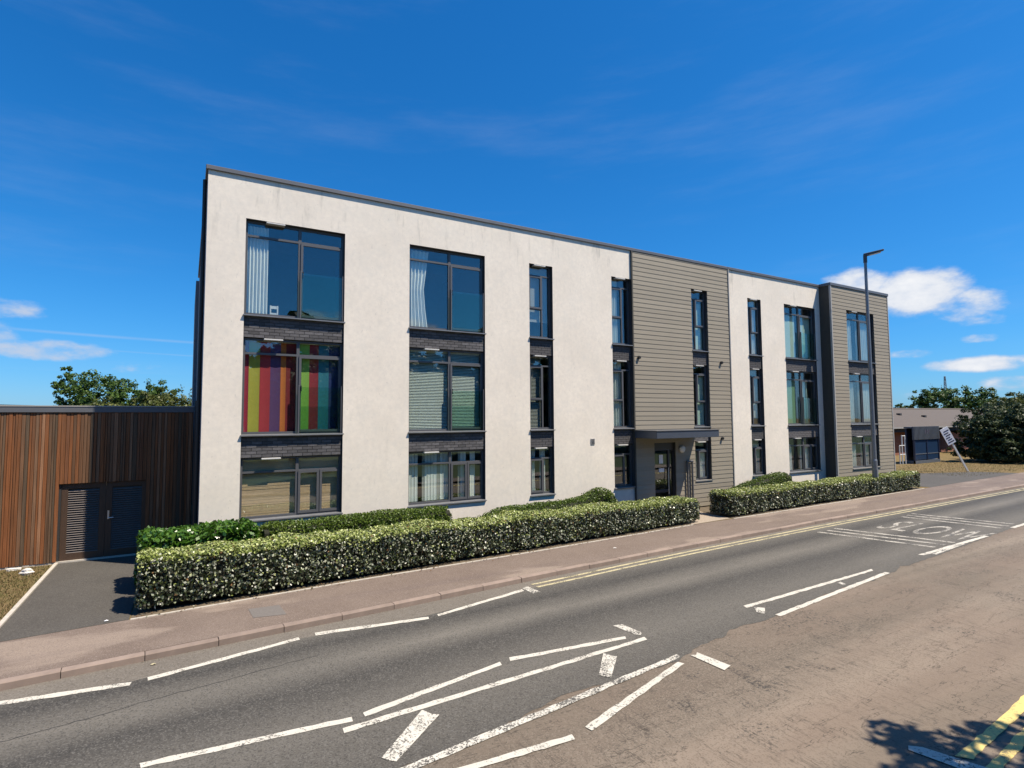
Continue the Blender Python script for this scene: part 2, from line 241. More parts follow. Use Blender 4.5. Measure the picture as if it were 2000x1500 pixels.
# ------------------------------------------------------------------ mesh helpers
def link(o, parent=None):
    COL.objects.link(o)
    if parent is not None: o.parent = parent
    return o
def mesh(name, v, f, m):
    me = bpy.data.meshes.new(name); me.from_pydata([tuple(map(float, p)) for p in v], [], f); me.materials.append(M[m] if isinstance(m, str) else m); me.update(); return me
def ob(name, me, parent=None, loc=None):
    o = bpy.data.objects.new(name, me); link(o, parent)
    if loc: o.location = loc
    return o
def tag(o, label=None, cat=None, group=None, kind=None):
    for k, v in (('label', label), ('category', cat), ('group', group), ('kind', kind)):
        if v: o[k] = v
    return o
def empty(name, loc, label, cat, group=None):
    o = bpy.data.objects.new(name, None); o.location = loc; o.empty_display_size = .2; link(o); return tag(o, label, cat, group)
class MB:
    def __init__(s): s.v = []; s.f = []
    def add(s, v, f):
        b = len(s.v); s.v += v; s.f += [tuple(i+b for i in q) for q in f]; return s
    def box(s, x0, x1, y0, y1, z0, z1):
        return s.add([(x0, y0, z0), (x1, y0, z0), (x1, y1, z0), (x0, y1, z0), (x0, y0, z1), (x1, y0, z1), (x1, y1, z1), (x0, y1, z1)], [(0, 3, 2, 1), (4, 5, 6, 7), (0, 1, 5, 4), (1, 2, 6, 5), (2, 3, 7, 6), (3, 0, 4, 7)])
    def tube(s, pts, rad, n=10, cap=True):
        b = len(s.v); pts = [Vector(p) for p in pts]
        for i, p in enumerate(pts):
            d = (pts[min(i+1, len(pts)-1)]-pts[max(i-1, 0)]).normalized(); a = Vector((1, 0, 0)) if abs(d.z) > .8 else Vector((0, 0, 1)); e1 = d.cross(a).normalized(); e2 = d.cross(e1)
            rr = rad[i] if isinstance(rad, (list, tuple)) else rad
            for k in range(n):
                t = 2*math.pi*k/n; q = p+(e1*math.cos(t)+e2*math.sin(t))*rr; s.v.append(tuple(q))
        for i in range(len(pts)-1):
            for k in range(n): s.f.append((b+i*n+k, b+i*n+(k+1) % n, b+(i+1)*n+(k+1) % n, b+(i+1)*n+k))
        if cap: s.f.append(tuple(b+k for k in range(n-1, -1, -1))); s.f.append(tuple(b+(len(pts)-1)*n+k for k in range(n)))
        return s
    def prism(s, poly, axis, a, b):      # poly in the two other axes, extruded from a to b
        n = len(poly); put = {'x': lambda p, t: (t, p[0], p[1]), 'y': lambda p, t: (p[0], t, p[1]), 'z': lambda p, t: (p[0], p[1], t)}[axis]
        return s.add([put(p, a) for p in poly]+[put(p, b) for p in poly], [tuple(range(n)), tuple(range(2*n-1, n-1, -1))]+[(i, i+n, (i+1) % n+n, (i+1) % n) for i in range(n)])
    def build(s, name, m, parent=None, smooth=False, bevel=0., loc=None):
        me = mesh(name, s.v, s.f, m)
        import bmesh
        bm = bmesh.new(); bm.from_mesh(me); bmesh.ops.recalc_face_normals(bm, faces=bm.faces)
        if bevel: bmesh.ops.bevel(bm, geom=list(bm.edges), offset=bevel, segments=1, affect='EDGES')
        bm.to_mesh(me); bm.free()
        if smooth:
            for p in me.polygons: p.use_smooth = True
        return ob(name, me, parent, loc)
def slab(name, x0, x1, z0, z1, yf, yb, holes, m, parent=None):
    """a wall or frame in the XZ plane, front at yf, with rectangular holes (x0, x1, z0, z1): one closed mesh"""
    xs = sorted({x0, x1, *[h[i] for h in holes for i in (0, 1)]}); zs = sorted({z0, z1, *[h[i] for h in holes for i in (2, 3)]})
    solid = lambda i, j: 0 <= i < len(xs)-1 and 0 <= j < len(zs)-1 and not any(h[0]-1e-6 <= xs[i] and xs[i+1] <= h[1]+1e-6 and h[2]-1e-6 <= zs[j] and zs[j+1] <= h[3]+1e-6 for h in holes)
    v, idx, f = [], {}, []
    def V(i, j, k):
        if (i, j, k) not in idx: idx[(i, j, k)] = len(v); v.append((xs[i], (yf, yb)[k], zs[j]))
        return idx[(i, j, k)]
    for i in range(len(xs)-1):
        for j in range(len(zs)-1):
            if not solid(i, j): continue
            f.append((V(i, j, 0), V(i+1, j, 0), V(i+1, j+1, 0), V(i, j+1, 0))); f.append((V(i, j, 1), V(i, j+1, 1), V(i+1, j+1, 1), V(i+1, j, 1)))
            if not solid(i-1, j): f.append((V(i, j, 0), V(i, j+1, 0), V(i, j+1, 1), V(i, j, 1)))
            if not solid(i+1, j): f.append((V(i+1, j, 0), V(i+1, j, 1), V(i+1, j+1, 1), V(i+1, j+1, 0)))
            if not solid(i, j-1): f.append((V(i, j, 0), V(i, j, 1), V(i+1, j, 1), V(i+1, j, 0)))
            if not solid(i, j+1): f.append((V(i, j+1, 0), V(i+1, j+1, 0), V(i+1, j+1, 1), V(i, j+1, 1)))
    return ob(name, mesh(name, v, f, m), parent)
def sheet(name, pts, z, m, parent=None, kind='structure'):
    a = sum(pts[i][0]*pts[(i+1) % len(pts)][1]-pts[(i+1) % len(pts)][0]*pts[i][1] for i in range(len(pts)))
    if a < 0: pts = pts[::-1]
    o = ob(name, mesh(name, [(x, y, z) for x, y in pts], [tuple(range(len(pts)))], m), parent)
    if parent is None and kind: o['kind'] = kind
    return o
def leaves(name, P, N, size, m, parent=None, tilt=.9, asp=.55, curl=0.):
    """one mesh of diamond leaves: centres P, outward normals N; size scalar or array; m: list of materials, index array"""
    mats, mi = m; n = len(P); size = np.broadcast_to(np.asarray(size, float), (n,))
    d = N+rng.normal(0, tilt, (n, 3)); d /= np.linalg.norm(d, axis=1)[:, None]+1e-9
    a = np.cross(d, rng.normal(0, 1, (n, 3))); a /= np.linalg.norm(a, axis=1)[:, None]+1e-9; b = np.cross(d, a)
    L = (size*.5)[:, None]; Wd = L*asp
    V = np.stack([P-a*L, P+b*Wd-a*L*.1+d*L*.12, P+a*L, P-b*Wd-a*L*.1+d*L*.12], 1).reshape(-1, 3)
    me = bpy.data.meshes.new(name); me.vertices.add(4*n); me.vertices.foreach_set('co', V.astype(np.float32).ravel())
    me.loops.add(4*n); me.loops.foreach_set('vertex_index', np.arange(4*n, dtype=np.int32)); me.polygons.add(n); me.polygons.foreach_set('loop_start', np.arange(0, 4*n, 4, dtype=np.int32))
    for x in mats: me.materials.append(M[x])
    me.polygons.foreach_set('material_index', np.asarray(mi, np.int32)); me.update(); me.validate()
    return ob(name, me, parent)

# ------------------------------------------------------------------ the ground, road, pavement
PZ = .10
KERB = [(-60, 6.6), (-8, 9.1), (-1.93, 9.38), (2.6, 9.66), (6.35, 9.93), (11, 10.18), (17.2, 10.40), (24, 10.47), (34, 10.62), (60, 11.2), (160, 13.5)]
BACK = [(-60, 8.8), (-8, 10.8), (-2.3, 11.1), (-.68, 11.22), (3.1, 11.5), (6.7, 11.62), (13.3, 12.0), (16.6, 12.05), (28.6, 12.45), (37.9, 12.8), (60, 13.6), (160, 16)]
def interp(L, x): return float(np.interp(x, [p[0] for p in L], [p[1] for p in L]))
ground = sheet('ground', [(-900, -900), (900, -900), (900, 1200), (-900, 1200)], -.04, 'grass')
road = sheet('road', [(-60, 2.05), (160, 2.05)]+KERB[::-1], 0, 'tan')
TAN = [(-60, 3.2), (-8, 4.75), (0, 5.22), (1.89, 5.38), (3.76, 5.6), (6.04, 5.76), (7.27, 5.93), (8.87, 6.12), (13.09, 6.42), (19.26, 6.85), (22.55, 7.1), (40, 7.6), (160, 11)]
xs = np.concatenate([np.arange(-8, 26, .12), np.arange(26, 60, 2)]); rj = random.Random(3)
lower = [(-60, 3.2)]+[(x, interp(TAN, x)+(rj.uniform(-.035, .035)+.05*math.sin(x*1.9)+.03*math.sin(x*5.1) if x < 14 else rj.uniform(-.02, .02))) for x in xs]+[(160, 11)]
UP = [(-60, 6.1), (-8, 8.75), (-1.85, 9.0), (-.5, 8.85), (1.6, 9.2), (3.6, 9.12), (5.9, 9.5), (10, 9.95), (17.2, 10.27), (24, 10.36), (34, 10.52), (60, 11.1), (160, 13.4)]
sheet('gutter_strip', [(x, y-.02) for x, y in UP]+[(x, y) for x, y in KERB[::-1]], .0025, 'gutter', road)
asph = sheet('asphalt_layer', lower+UP[::-1], .004, 'asphalt', road)
def pave_poly(L): return [(x, y) for x, y in L]
pavement = sheet('pavement', [(x, y+.125) for x, y in KERB]+BACK[::-1], PZ, 'pave')
sheet('garden_ground', BACK+[(160, 400), (-60, 400)], PZ-.006, 'grass')
sheet('near_pavement', [(-60, 2.05-.12), (160, 2.05-.12), (160, .2), (-60, .2)], PZ, 'pave'); sheet('near_verge', [(-60, .2), (160, .2), (160, -400), (-60, -400)], PZ-.004, 'lawn')
sheet('planting_bed', [(-.72, 11.26), (3.1, 11.53), (6.7, 11.65), (13.3, 12.03), (13.75, 14.2), (.1, 14.2), (-.72, 14.2)], PZ-.002, 'soil'); sheet('planting_bed', [(15.2, 12.04), (28.6, 12.48), (28.9, 14.2), (15.6, 14.2)], PZ-.002, 'soil')
sheet('driveway', [(-2.46, 11.08), (-.74, 11.21), (-.74, 16.4), (-2.46, 16.4)], PZ+.004, 'drive')
sheet('footpath', [(13.34, 12.02), (15.15, 12.1), (15.5, 14.15), (13.8, 14.15)], PZ+.004, 'mulch')
sheet('side_road', [(29.3, 12.48), (40.5, 12.88), (39.6, 14.4), (35.5, 16.0), (35.0, 60), (29.3, 60)], PZ+.004, 'drive')
# edging strip along the drive
MB().box(-2.53, -2.462, 11.12, 16.38, PZ-.05, PZ+.03).build('edging', 'edging', bpy.data.objects['driveway'])
for x0, x1 in ((-.72, 13.3), (15.2, 28.6)):      # thin concrete edging at the back of the pavement
    n = 12; e = MB()
    for i in range(n):
        a, b = x0+(x1-x0)*i/n, x0+(x1-x0)*(i+1)/n; ya, yb = interp(BACK, a)-.01, interp(BACK, b)-.01
        e.add([(a, ya-.03, PZ-.02), (b, yb-.03, PZ-.02), (b, yb+.02, PZ-.02), (a, ya+.02, PZ-.02), (a, ya-.03, PZ+.012), (b, yb-.03, PZ+.012), (b, yb+.02, PZ+.012), (a, ya+.02, PZ+.012)], [(4, 5, 6, 7), (0, 1, 5, 4), (2, 3, 7, 6)])
    me = mesh('edging', e.v, e.f, 'edging'); ob('edging', me, pavement)
# kerb stones
km = MB().prism([(0, -.02), (.125, -.02), (.125, .10), (.012, .10), (0, .085)], 'x', .004, .911); ks = km.build('kerb_stone', 'kerb', pavement); kmesh = ks.data
x = -5.0; first = True; rk = random.Random(5)
while x < 62:
    y0, y1 = interp(KERB, x), interp(KERB, x+.915); o = ks if first else ob('kerb_stone', kmesh, pavement); first = False
    o.location = (x, y0+rk.uniform(-.004, .004), rk.uniform(-.004, .004)); o.rotation_euler = (0, 0, math.atan2(y1-y0, .915)+rk.uniform(-.004, .004)); x += .915
sheet('patch', [(.99, 10.75), (1.48, 10.7), (1.52, 10.13), (1.02, 10.24)], PZ+.004, 'patch', pavement)
# road markings, each line its own sheet
def mark(name, pts, m, z=.009):
    if len(pts) == 4:        # ragged long edges
        (a, b, c, d) = [Vector(p) for p in pts]; n = max(2, int((b-a).length/.12)); up = [a.lerp(b, i/n) for i in range(n+1)]; dn = [d.lerp(c, i/n) for i in range(n+1)]; w = (d-a).length
        j = lambda p: (p.x+rj.uniform(-.004, .004), p.y+rj.uniform(-.09, .09)*w)
        pts = [j(p) for p in up]+[j(p) for p in dn[::-1]]
    return sheet(name, pts, z, m, road)
for q in ([(-6.2, 8.97), (-2.2, 9.10), (-2.2, 8.98), (-6.2, 8.85)], [(-1.95, 9.05), (-.53, 8.82), (-.55, 8.71), (-1.95, 8.93)], [(-.36, 8.86), (1.56, 9.24), (1.57, 9.14), (-.35, 8.75)], [(1.81, 9.31), (3.61, 9.05), (3.58, 8.94), (1.8, 9.19)], [(3.79, 9.08), (5.75, 9.52), (5.73, 9.40), (3.77, 8.98)]): mark('edge_line', q, 'white')
mark('end_bar', [(5.78, 9.56), (5.95, 9.62), (5.97, 9.18), (5.8, 9.14)], 'whiteworn')
for q, m in (([(-.32, 6.73), (1.68, 6.52), (1.67, 6.42), (-.3, 6.63)], 'white'), ([(1.82, 6.54), (3.8, 6.89), (3.78, 6.80), (1.82, 6.44)], 'white'), ([(3.98, 6.94), (5.88, 6.69), (5.83, 6.60), (3.94, 6.84)], 'white'), ([(1.54, 6.33), (6.11, 6.51), (6.08, 6.42), (1.53, 6.23)], 'white'),
             ([(1.0, 5.25), (6.08, 5.82), (6.04, 5.72), (1.02, 5.14)], 'whiteworn'), ([(3.81, 5.01), (5.89, 5.64), (5.93, 5.55), (3.83, 4.91)], 'white'), ([(2.0, 5.09), (3.6, 4.96), (3.58, 4.87), (2.0, 5.0)], 'white'),
             ([(8.61, 6.65), (13.04, 6.76), (12.93, 6.67), (8.56, 6.55)], 'white'), ([(8.69, 6.09), (13.04, 6.49), (13.04, 6.39), (8.68, 5.99)], 'white'), ([(15.32, 6.86), (19.28, 6.97), (19.27, 6.86), (15.38, 6.75)], 'white'), ([(15.7, 6.73), (17.6, 6.84), (17.6, 6.78), (15.7, 6.64)], 'whiteworn'), ([(21.3, 7.06), (25.0, 7.22), (25.0, 7.1), (21.31, 6.95)], 'white'), ([(27.5, 7.34), (31.5, 7.5), (31.5, 7.38), (27.5, 7.22)], 'white')): mark('lane_line', q, m)
for q, m in (([(2.42, 6.17), (2.55, 6.12), (1.85, 5.45), (1.75, 5.54)], 'whiteworn'), ([(5.2, 6.33), (5.3, 6.24), (4.8, 5.79), (4.71, 5.91)], 'whiteworn'), ([(6.01, 7.12), (6.17, 7.1), (6.2, 6.63), (6.06, 6.64)], 'whiteworn'), ([(6.2, 5.67), (6.36, 5.68), (6.41, 5.2), (6.22, 5.17)], 'white'), ([(8.7, 6.5), (8.83, 6.4), (8.58, 6.19), (8.5, 6.32)], 'whiteworn'), ([(11.39, 6.57), (11.52, 6.57), (11.43, 6.43), (11.34, 6.44)], 'whiteworn'), ([(6.33, 3.02), (6.5, 3.01), (6.66, 2.42), (6.45, 2.42)], 'white')): mark('hatch_bar', q, m, .010)
for off in (.17, .36):
    xx = np.arange(6.08, 62, 1.2); up = [(x, interp(KERB, x)-off-.03*(x < 8)) for x in xx]; sheet('yellow_line', up+[(x, y-.075) for x, y in up[::-1]], .009, 'yellowfade', road)
mark('yellow_line', [(6.61, 2.72), (30, 4.25), (30, 4.14), (6.70, 2.61)], 'yellow'); mark('yellow_line', [(6.62, 2.50), (30, 4.03), (30, 3.92), (6.72, 2.40)], 'yellow')
for a, b in (((16.73, 9.72), (17.5, 7.0)), ((16.27, 9.65), (17.0, 7.02)), ((15.81, 9.68), (16.46, 7.03)), ((21.47, 9.77), (22.0, 7.22)), ((21.0, 9.72), (21.45, 7.17)), ((20.54, 9.66), (20.9, 7.14))): mark('rumble_strip', [a, b, (b[0]+.16, b[1]), (a[0]+.16, a[1])], 'whitefaint')
cp = [(-2.3, 7.85), (-1.55, 7.92), (-.9, 8.02), (-.2, 8.16), (.5, 8.24), (1.2, 8.36), (1.75, 8.42)]; rc = random.Random(8); cp = [(a[0]+(b[0]-a[0])*k/7, a[1]+(b[1]-a[1])*k/7+rc.uniform(-.018, .018)) for a, b in zip(cp, cp[1:]) for k in range(7)]
sheet('road_crack', [(x, y+.006) for x, y in cp]+[(x, y-rc.uniform(.002, .01)) for x, y in cp[::-1]], .0065, 'soffit', road)
fc = bpy.data.curves.new('slow_text', 'FONT'); fc.body = 'SLOW'; fc.size = 1; fc.space_character = 1.12; fo = bpy.data.objects.new('slow_text', fc); COL.objects.link(fo)
bpy.context.view_layer.update(); tm = bpy.data.meshes.new_from_object(fo.evaluated_get(bpy.context.evaluated_depsgraph_get())); bpy.data.objects.remove(fo)
tv = np.array([v.co[:] for v in tm.vertices]); tv[:, 0] -= tv[:, 0].min(); tv[:, 1] -= tv[:, 1].min(); tv[:, 0] *= 2.3/tv[:, 0].max(); tv[:, 1] *= 1.9/tv[:, 1].max()
for v, (a, b, _) in zip(tm.vertices, tv): v.co = (17.95+b+.05*a, 9.2-a, .009)
tm.materials.clear(); tm.materials.append(M['whitefaint']); ob('painted_word', tm, road)

# ------------------------------------------------------------------ apartment building
YF = 14.16; ZR = 9.07; T2, S2, T1, S1, T0, S0 = 8.08, 5.82, 5.28, 3.02, 2.48, 1.07
bld = empty('apartment_building', (.27, YF, PZ), 'long three-storey apartment block with white render and grey board cladding behind the clipped hedges', 'building')
BINV = Matrix.Translation((.27, YF, PZ)).inverted()
def unparent_offset(o):           # parts are modelled in world coordinates
    p = o
    while p.parent is not None: p = p.parent
    return o
bld_parts = []
def part(o, parent=None):
    o.parent = parent or bld
    if o.parent is bld: o.matrix_parent_inverse = BINV
    return o
COLS = [('W1', 1.07, 3.36), ('W2', 5.08, 7.37), ('W3', 8.89, 9.75), ('W4', 12.13, 13.0), ('W5', 15.9, 16.76), ('W6', 19.12, 19.95), ('W7', 21.47, 23.66)]
cx = {n: (a, b) for n, a, b in COLS}
def holes(*ns): return [(cx[n][0], cx[n][1], S0-.04, T2) for n in ns]
part(slab('render_wall', .27, 13.0, PZ-.3, ZR, YF, YF+.3, holes('W1', 'W2', 'W3', 'W4'), 'render'))
DOOR = (13.9, 14.92, PZ-.3, 2.47)
part(slab('cladding_wall', 13.0, 17.96, PZ-.3, ZR, YF+.002, YF+.3, holes('W5')+[DOOR], 'boarddark'))
part(slab('render_wall', 17.96, 24.05, PZ-.3, ZR, YF, YF+.3, holes('W6', 'W7'), 'render'))
YB = 13.66; BX0, BX1 = 24.02, 28.75; B8 = (25.2, 27.45); ZB = 9.06
part(slab('cladding_wall', BX0, BX1, PZ-.3, ZB, YB+.02, YB+.32, [(B8[0], B8[1], S0-.04, T2)], 'boarddark'))
part(MB().box(BX0, BX0+.25, YB+.322, YF+.5, PZ-.3, ZB).build('return_wall', 'boarddark'))
part(MB().box(BX1-.25, BX1, YB+.322, 25.4, PZ-.3, ZB).build('end_wall', 'boarddark'))
part(MB().box(.27, .57, YF+.302, 25.4, PZ-.3, ZR).build('side_wall', 'side'))
part(MB().box(.57, BX1-.252, 25.1, 25.4, PZ-.3, ZR).build('rear_wall', 'side'))
part(MB().box(.16, 6, 25.402, 31, PZ-.3, 8.95).build('rear_wing', 'side'))
part(MB().box(.5, BX1-.3, YF+.302, 25.09, ZR-.35, ZR-.1).build('roof_deck', 'coping'))
# copings
def coping(pts_box, nm='coping'): return part(MB().box(*pts_box).build(nm, 'coping', bevel=.008))
coping((.22, 17.955, YF-.05, YF+.36, ZR, ZR+.10)); coping((17.96, 24.0, YF-.05, YF+.36, ZR, ZR+.10)); coping((BX0-.05, BX1+.05, YB-.05, YB+.38, ZB, ZB+.12)); coping((BX0-.048, BX0+.3, YB+.382, YF+.37, ZB, ZB+.118)); coping((.22, .62, YF+.362, 25.4, ZR, ZR+.098))
part(MB().box(12.985, 13.035, YF-.06, YF-.004, PZ, ZR-.002).build('corner_trim', 'boarddark')); part(MB().box(17.945, 17.985, YF-.06, YF-.004, PZ, ZR-.002).build('corner_trim', 'trim'))
part(MB().box(BX0-.012, BX0+.05, YB-.03, YB+.05, PZ, ZB-.002).build('corner_trim', 'trim')); part(MB().box(BX1-.05, BX1+.012, YB-.03, YB+.05, PZ, ZB-.002).build('corner_trim', 'trim'))
# rows of cladding boards, each board its own piece
PITCH = (T2-S0)/45; meshes = {}
def board_rows(xa, xb, yface, hol):
    z = S0-6*PITCH
    while z < ZR-.01:
        h = min(PITCH, ZR-.003-z)
        if h < .03: break
        segs = [(xa, xb)]
        for (h0, h1, z0, z1) in hol:
            if z+h*.5 > z0 and z+h*.5 < z1: segs = [s for (a, b) in segs for s in ((a, min(b, h0)), (max(a, h1), b)) if s[1]-s[0] > .02]
        for a, b in segs:
            k = (round(b-a, 3), round(h, 3))
            if k not in meshes: meshes[k] = mesh('cladding_board', *_board(b-a, h), 'board')
            part(ob('cladding_board', meshes[k], None, (a, yface, z+random.uniform(-.0015, .0015))))
        z += PITCH
def _board(L, h):
    p = [(-.034, .009), (-.024, h), (0, h), (0, .003), (-.032, .003)]; m = MB().prism(p, 'x', 0, L); return m.v, m.f
W5H = (cx['W5'][0], cx['W5'][1], S0, T2)
board_rows(13.036, 17.944, YF, [W5H, DOOR]); board_rows(BX0+.051, BX1-.051, YB+.018, [(B8[0], B8[1], S0, T2)])
# slate-brick panels between the storeys
BW, BH, JT = .215, .065, .010
def brick_panel(x0, x1, z0, z1, yf, single):
    p = part(MB().box(x0, x1, yf+.012, yf+.1, z0, z1).build('brick_panel', 'mortar')); big = MB(); z = z0+.004; r = 0
    while z+BH < z1+.03:
        zt = min(z+BH, z1); x = x0-(BW/2+JT/2)*(r % 2)
        while x < x1:
            a, b = max(x, x0+.002), min(x+BW, x1-.002)
            if b-a > .03 and zt-z > .015:
                pr = random.uniform(-.003, .003)
                if single:
                    k = ('b', round(b-a, 3), round(zt-z, 3))
                    if k not in meshes: q = MB().box(0, b-a, 0, .04, 0, zt-z); meshes[k] = mesh('brick', q.v, q.f, 'brick')
                    o = ob('brick', meshes[k], p, (a, yf+pr, z))
                else: big.box(a, b, yf+pr, yf+.04, z, zt)
            x += BW+JT
        z += BH+JT; r += 1
    if not single: o = big.build('brickwork', 'brick', p); o['kind'] = 'stuff'
# windows
def win_part(o, w): o.parent = w; return o
def pane(w, x0, x1, z0, z1, y): return win_part(MB().box(x0, x1, y, y+.012, z0, z1).build('pane', 'glass'), w)
def casement(w, x0, x1, z0, z1, y, t=.055):
    c = win_part(slab('casement', x0, x1, z0, z1, y-.022, y+.035, [(x0+t, x1-t, z0+t, z1-t)], 'frame'), w); pane(w, x0+t-.004, x1-t+.004, z0+t-.004, z1-t+.004, y+.004); return c
def window(x0, x1, z0, z1, yf, kind, flip=False, bal=True, vent=True, openang=0):
    yw = yf+.125; f = .05; g = .006; x0 += g; x1 -= g; w = x1-x0
    if kind == 'big':
        xm = x0+w*.535; zt = z1-.36
        hs = [(x0+f, xm-.035, zt+.025, z1-f), (xm+.035, x1-f, zt+.025, z1-f), (x0+f, xm-.035, z0+f, zt-.025), (xm+.035, x1-f, z0+f, zt-.025)]
    elif kind == 'low':
        xm = x0+w*.545; zt = z1-.34; xq = (xm+x1)/2
        hs = [(x0+f, xm-.035, zt+.022, z1-f), (xm+.035, x1-f, zt+.022, z1-f), (x0+f, xm-.035, z0+f, zt-.022), (xm+.035, xq-.02, z0+f, zt-.022), (xq+.02, x1-f, z0+f, zt-.022)]
    elif kind == 'tall':
        s = (x0+w*.62) if not flip else (x0+w*.38); zt = z1-.32; zm = z0+(zt-z0)*.46
        a, b = ((x0+f, s-.022), (s+.022, x1-f)) if not flip else ((s+.022, x1-f), (x0+f, s-.022))
        hs = [(x0+f, x1-f, zt+.022, z1-f), (*a, zm+.02, zt-.022), (*a, z0+f, zm-.02), (*b, z0+f, zt-.022)]
    else:
        s = (x0+w*.62) if not flip else (x0+w*.38); zt = z1-.34
        a, b = ((x0+f, s-.022), (s+.022, x1-f)) if not flip else ((s+.022, x1-f), (x0+f, s-.022))
        hs = [(x0+f, x1-f, zt+.022, z1-f), (*a, z0+f, zt-.022), (*b, z0+f, zt-.022)]
    o = part(slab('window', x0, x1, z0, z1, yw, yw+.07, hs, 'frame'))
    cas = {'big': [3], 'low': [3, 4], 'tall': [1], 'small': [1]}[kind]
    for i, h in enumerate(hs):
        if i in cas: casement(o, h[0]-.012, h[1]+.012, h[2]-.012, h[3]+.012, yw)
        else: pane(o, h[0]-.004, h[1]+.004, h[2]-.004, h[3]+.004, yw+.03)
    win_part(MB().prism([(yf-.055, z0-.045), (yf-.055, z0-.018), (yw+.02, z0-.001), (yw+.02, z0-.045)], 'x', x0-.03+g, x1+.03-g).build('sill', 'sill'), o)
    if vent:
        vx = x0+w*.19; vw = min(.42, w*.5); win_part(MB().box(vx, vx+vw, yf-.028, yw-.001, z1-.045, z1-.012).build('trickle_vent', 'vent', bevel=.004), o)
    if kind == 'big' and bal:
        b = win_part(MB().box(xm+.02, x1-.05, yf+.035, yf+.047, z0+.02, z0+1.12).build('balustrade', 'balglass'), o)
        for xx in (xm+.002, x1-.045): win_part(MB().box(xx, xx+.035, yf+.03, yf+.06, z0, z0+1.16).build('balustrade_post', 'frame', bevel=.004), o)
        win_part(MB().tube([(xm+.08, yw-.03, z0+1.02), (xm+.08, yw-.03, z0+1.16)], .014, 8).build('handle', 'black'), o)
    return o
def reveals(x0, x1, yf):        # dark metal lining of the whole window strip
    part(MB().box(x0-.0, x0+.004, yf+.004, yf+.29, S0-.03, T2-.006).build('reveal', 'reveal')); part(MB().box(x1-.004, x1, yf+.004, yf+.29, S0-.03, T2-.006).build('reveal', 'reveal')); part(MB().box(x0+.005, x1-.005, yf+.004, yf+.29, T2-.005, T2-.001).build('reveal', 'reveal'))
for n, a, b in COLS+[('W8', *B8)]:
    yf = YB+.0 if n == 'W8' else YF; big = n in ('W1', 'W2', 'W7', 'W8'); fl = n in ('W5', 'W6'); reveals(a, b, yf)
    for z0, z1, lv in ((S2, T2, 2), (S1, T1, 1), (S0, T0, 0)):
        k = ('low' if lv == 0 else 'big') if big else ('small' if lv == 0 else 'tall')
        window(a, b, z0, z1-.006, yf, k, fl, bal=n != 'W8', vent=not (n == 'W2' and lv == 2))
    for z0, z1 in ((T1, S2-.046), (T0, S1-.046)): brick_panel(a+.006, b-.006, z0, z1, yf+.045, n in ('W1', 'W2'))
# floors and partitions indoors
for z in (0.0, 2.80, 5.60): part(MB().box(.6, BX1-.3, YF+.305, 21, z, z+.14).build('floor_slab', 'carpet'))
part(MB().box(.6, BX1-.3, 19.0, 19.15, .14, ZR-.36).build('partition', 'inner'))
for x in (4.2, 8.1, 11.1, 15.3, 18.4, 20.6, 24.3):
    for z in (.141, 2.941, 5.741): part(MB().box(x, x+.12, YF+.306, 18.99, z, z+2.655).build('partition', 'inner'))
# entrance: canopy, door, light, pipe
cn = part(MB().box(13.0, 15.95, 13.1, YF-.047, 2.665, 2.905).build('canopy', 'canopy', bevel=.01)); win_part(MB().box(12.98, 15.97, 13.08, YF-.048, 2.906, 2.93).build('canopy_roof', 'coping'), cn)
dr = part(slab('door', 13.9, 14.92, PZ, 2.465, YF+.06, YF+.14, [(13.98, 14.62, PZ+.75, 2.2), (14.70, 14.86, PZ+.1, 2.2), (13.98, 14.62, PZ+.1, PZ+.65)], 'door'))
for h in ((13.98, 14.62, PZ+.75, 2.2), (14.70, 14.86, PZ+.1, 2.2), (13.98, 14.62, PZ+.1, PZ+.65)): pane(dr, h[0]-.004, h[1]+.004, h[2]-.004, h[3]+.004, YF+.09)
win_part(MB().tube([(14.57, YF+.0, .7), (14.57, YF+.0, 1.6)], .016, 8).build('pull_handle', 'steel'), dr); win_part(MB().box(14.22, 14.40, YF+.082, YF+.088, 1.75, 2.05).build('notice', 'sign'), dr); win_part(MB().box(14.2, 14.45, YF+.082, YF+.088, 1.45, 1.58).build('notice', 'sign'), dr)
lt = part(MB().tube([(15.2, YF-.046, 2.23), (15.2, YF-.10, 2.23), (15.2, YF-.125, 2.23)], [.13, .125, .07], 20).build('wall_light', 'lampw', smooth=True))
part(MB().tube([(15.42, YF-.09, PZ), (15.42, YF-.09, 1.75)], .035, 10).build('handrail_post', 'frame')); part(MB().tube([(15.66, YF-.09, PZ), (15.66, YF-.09, 1.75)], .035, 10).build('handrail_post', 'frame')); part(MB().tube([(15.385, YF-.09, 1.78), (15.695, YF-.09, 1.78)], .035, 8).build('handrail', 'frame'))
for x, z in ((13.24, 5.40), (17.41, 5.41), (17.34, 2.56)): part(MB().tube([(x, YF-.045, z), (x, YF-.11, z-.01)], [.06, .05], 12).build('flue_vent', 'black'))
gv = part(MB().box(11.16, 11.32, YF-.02, YF-.001, 2.50, 2.69).build('air_brick', 'trim', bevel=.004))
for i in range(4): win_part(MB().box(11.18, 11.30, YF-.026, YF-.0205, 2.525+i*.04, 2.543+i*.04).build('grille_slot', 'black'), gv)
dp = part(MB().tube([(.215, YF+.5, PZ), (.215, YF+.5, 9.0)], .045, 10).build('downpipe', 'black'))

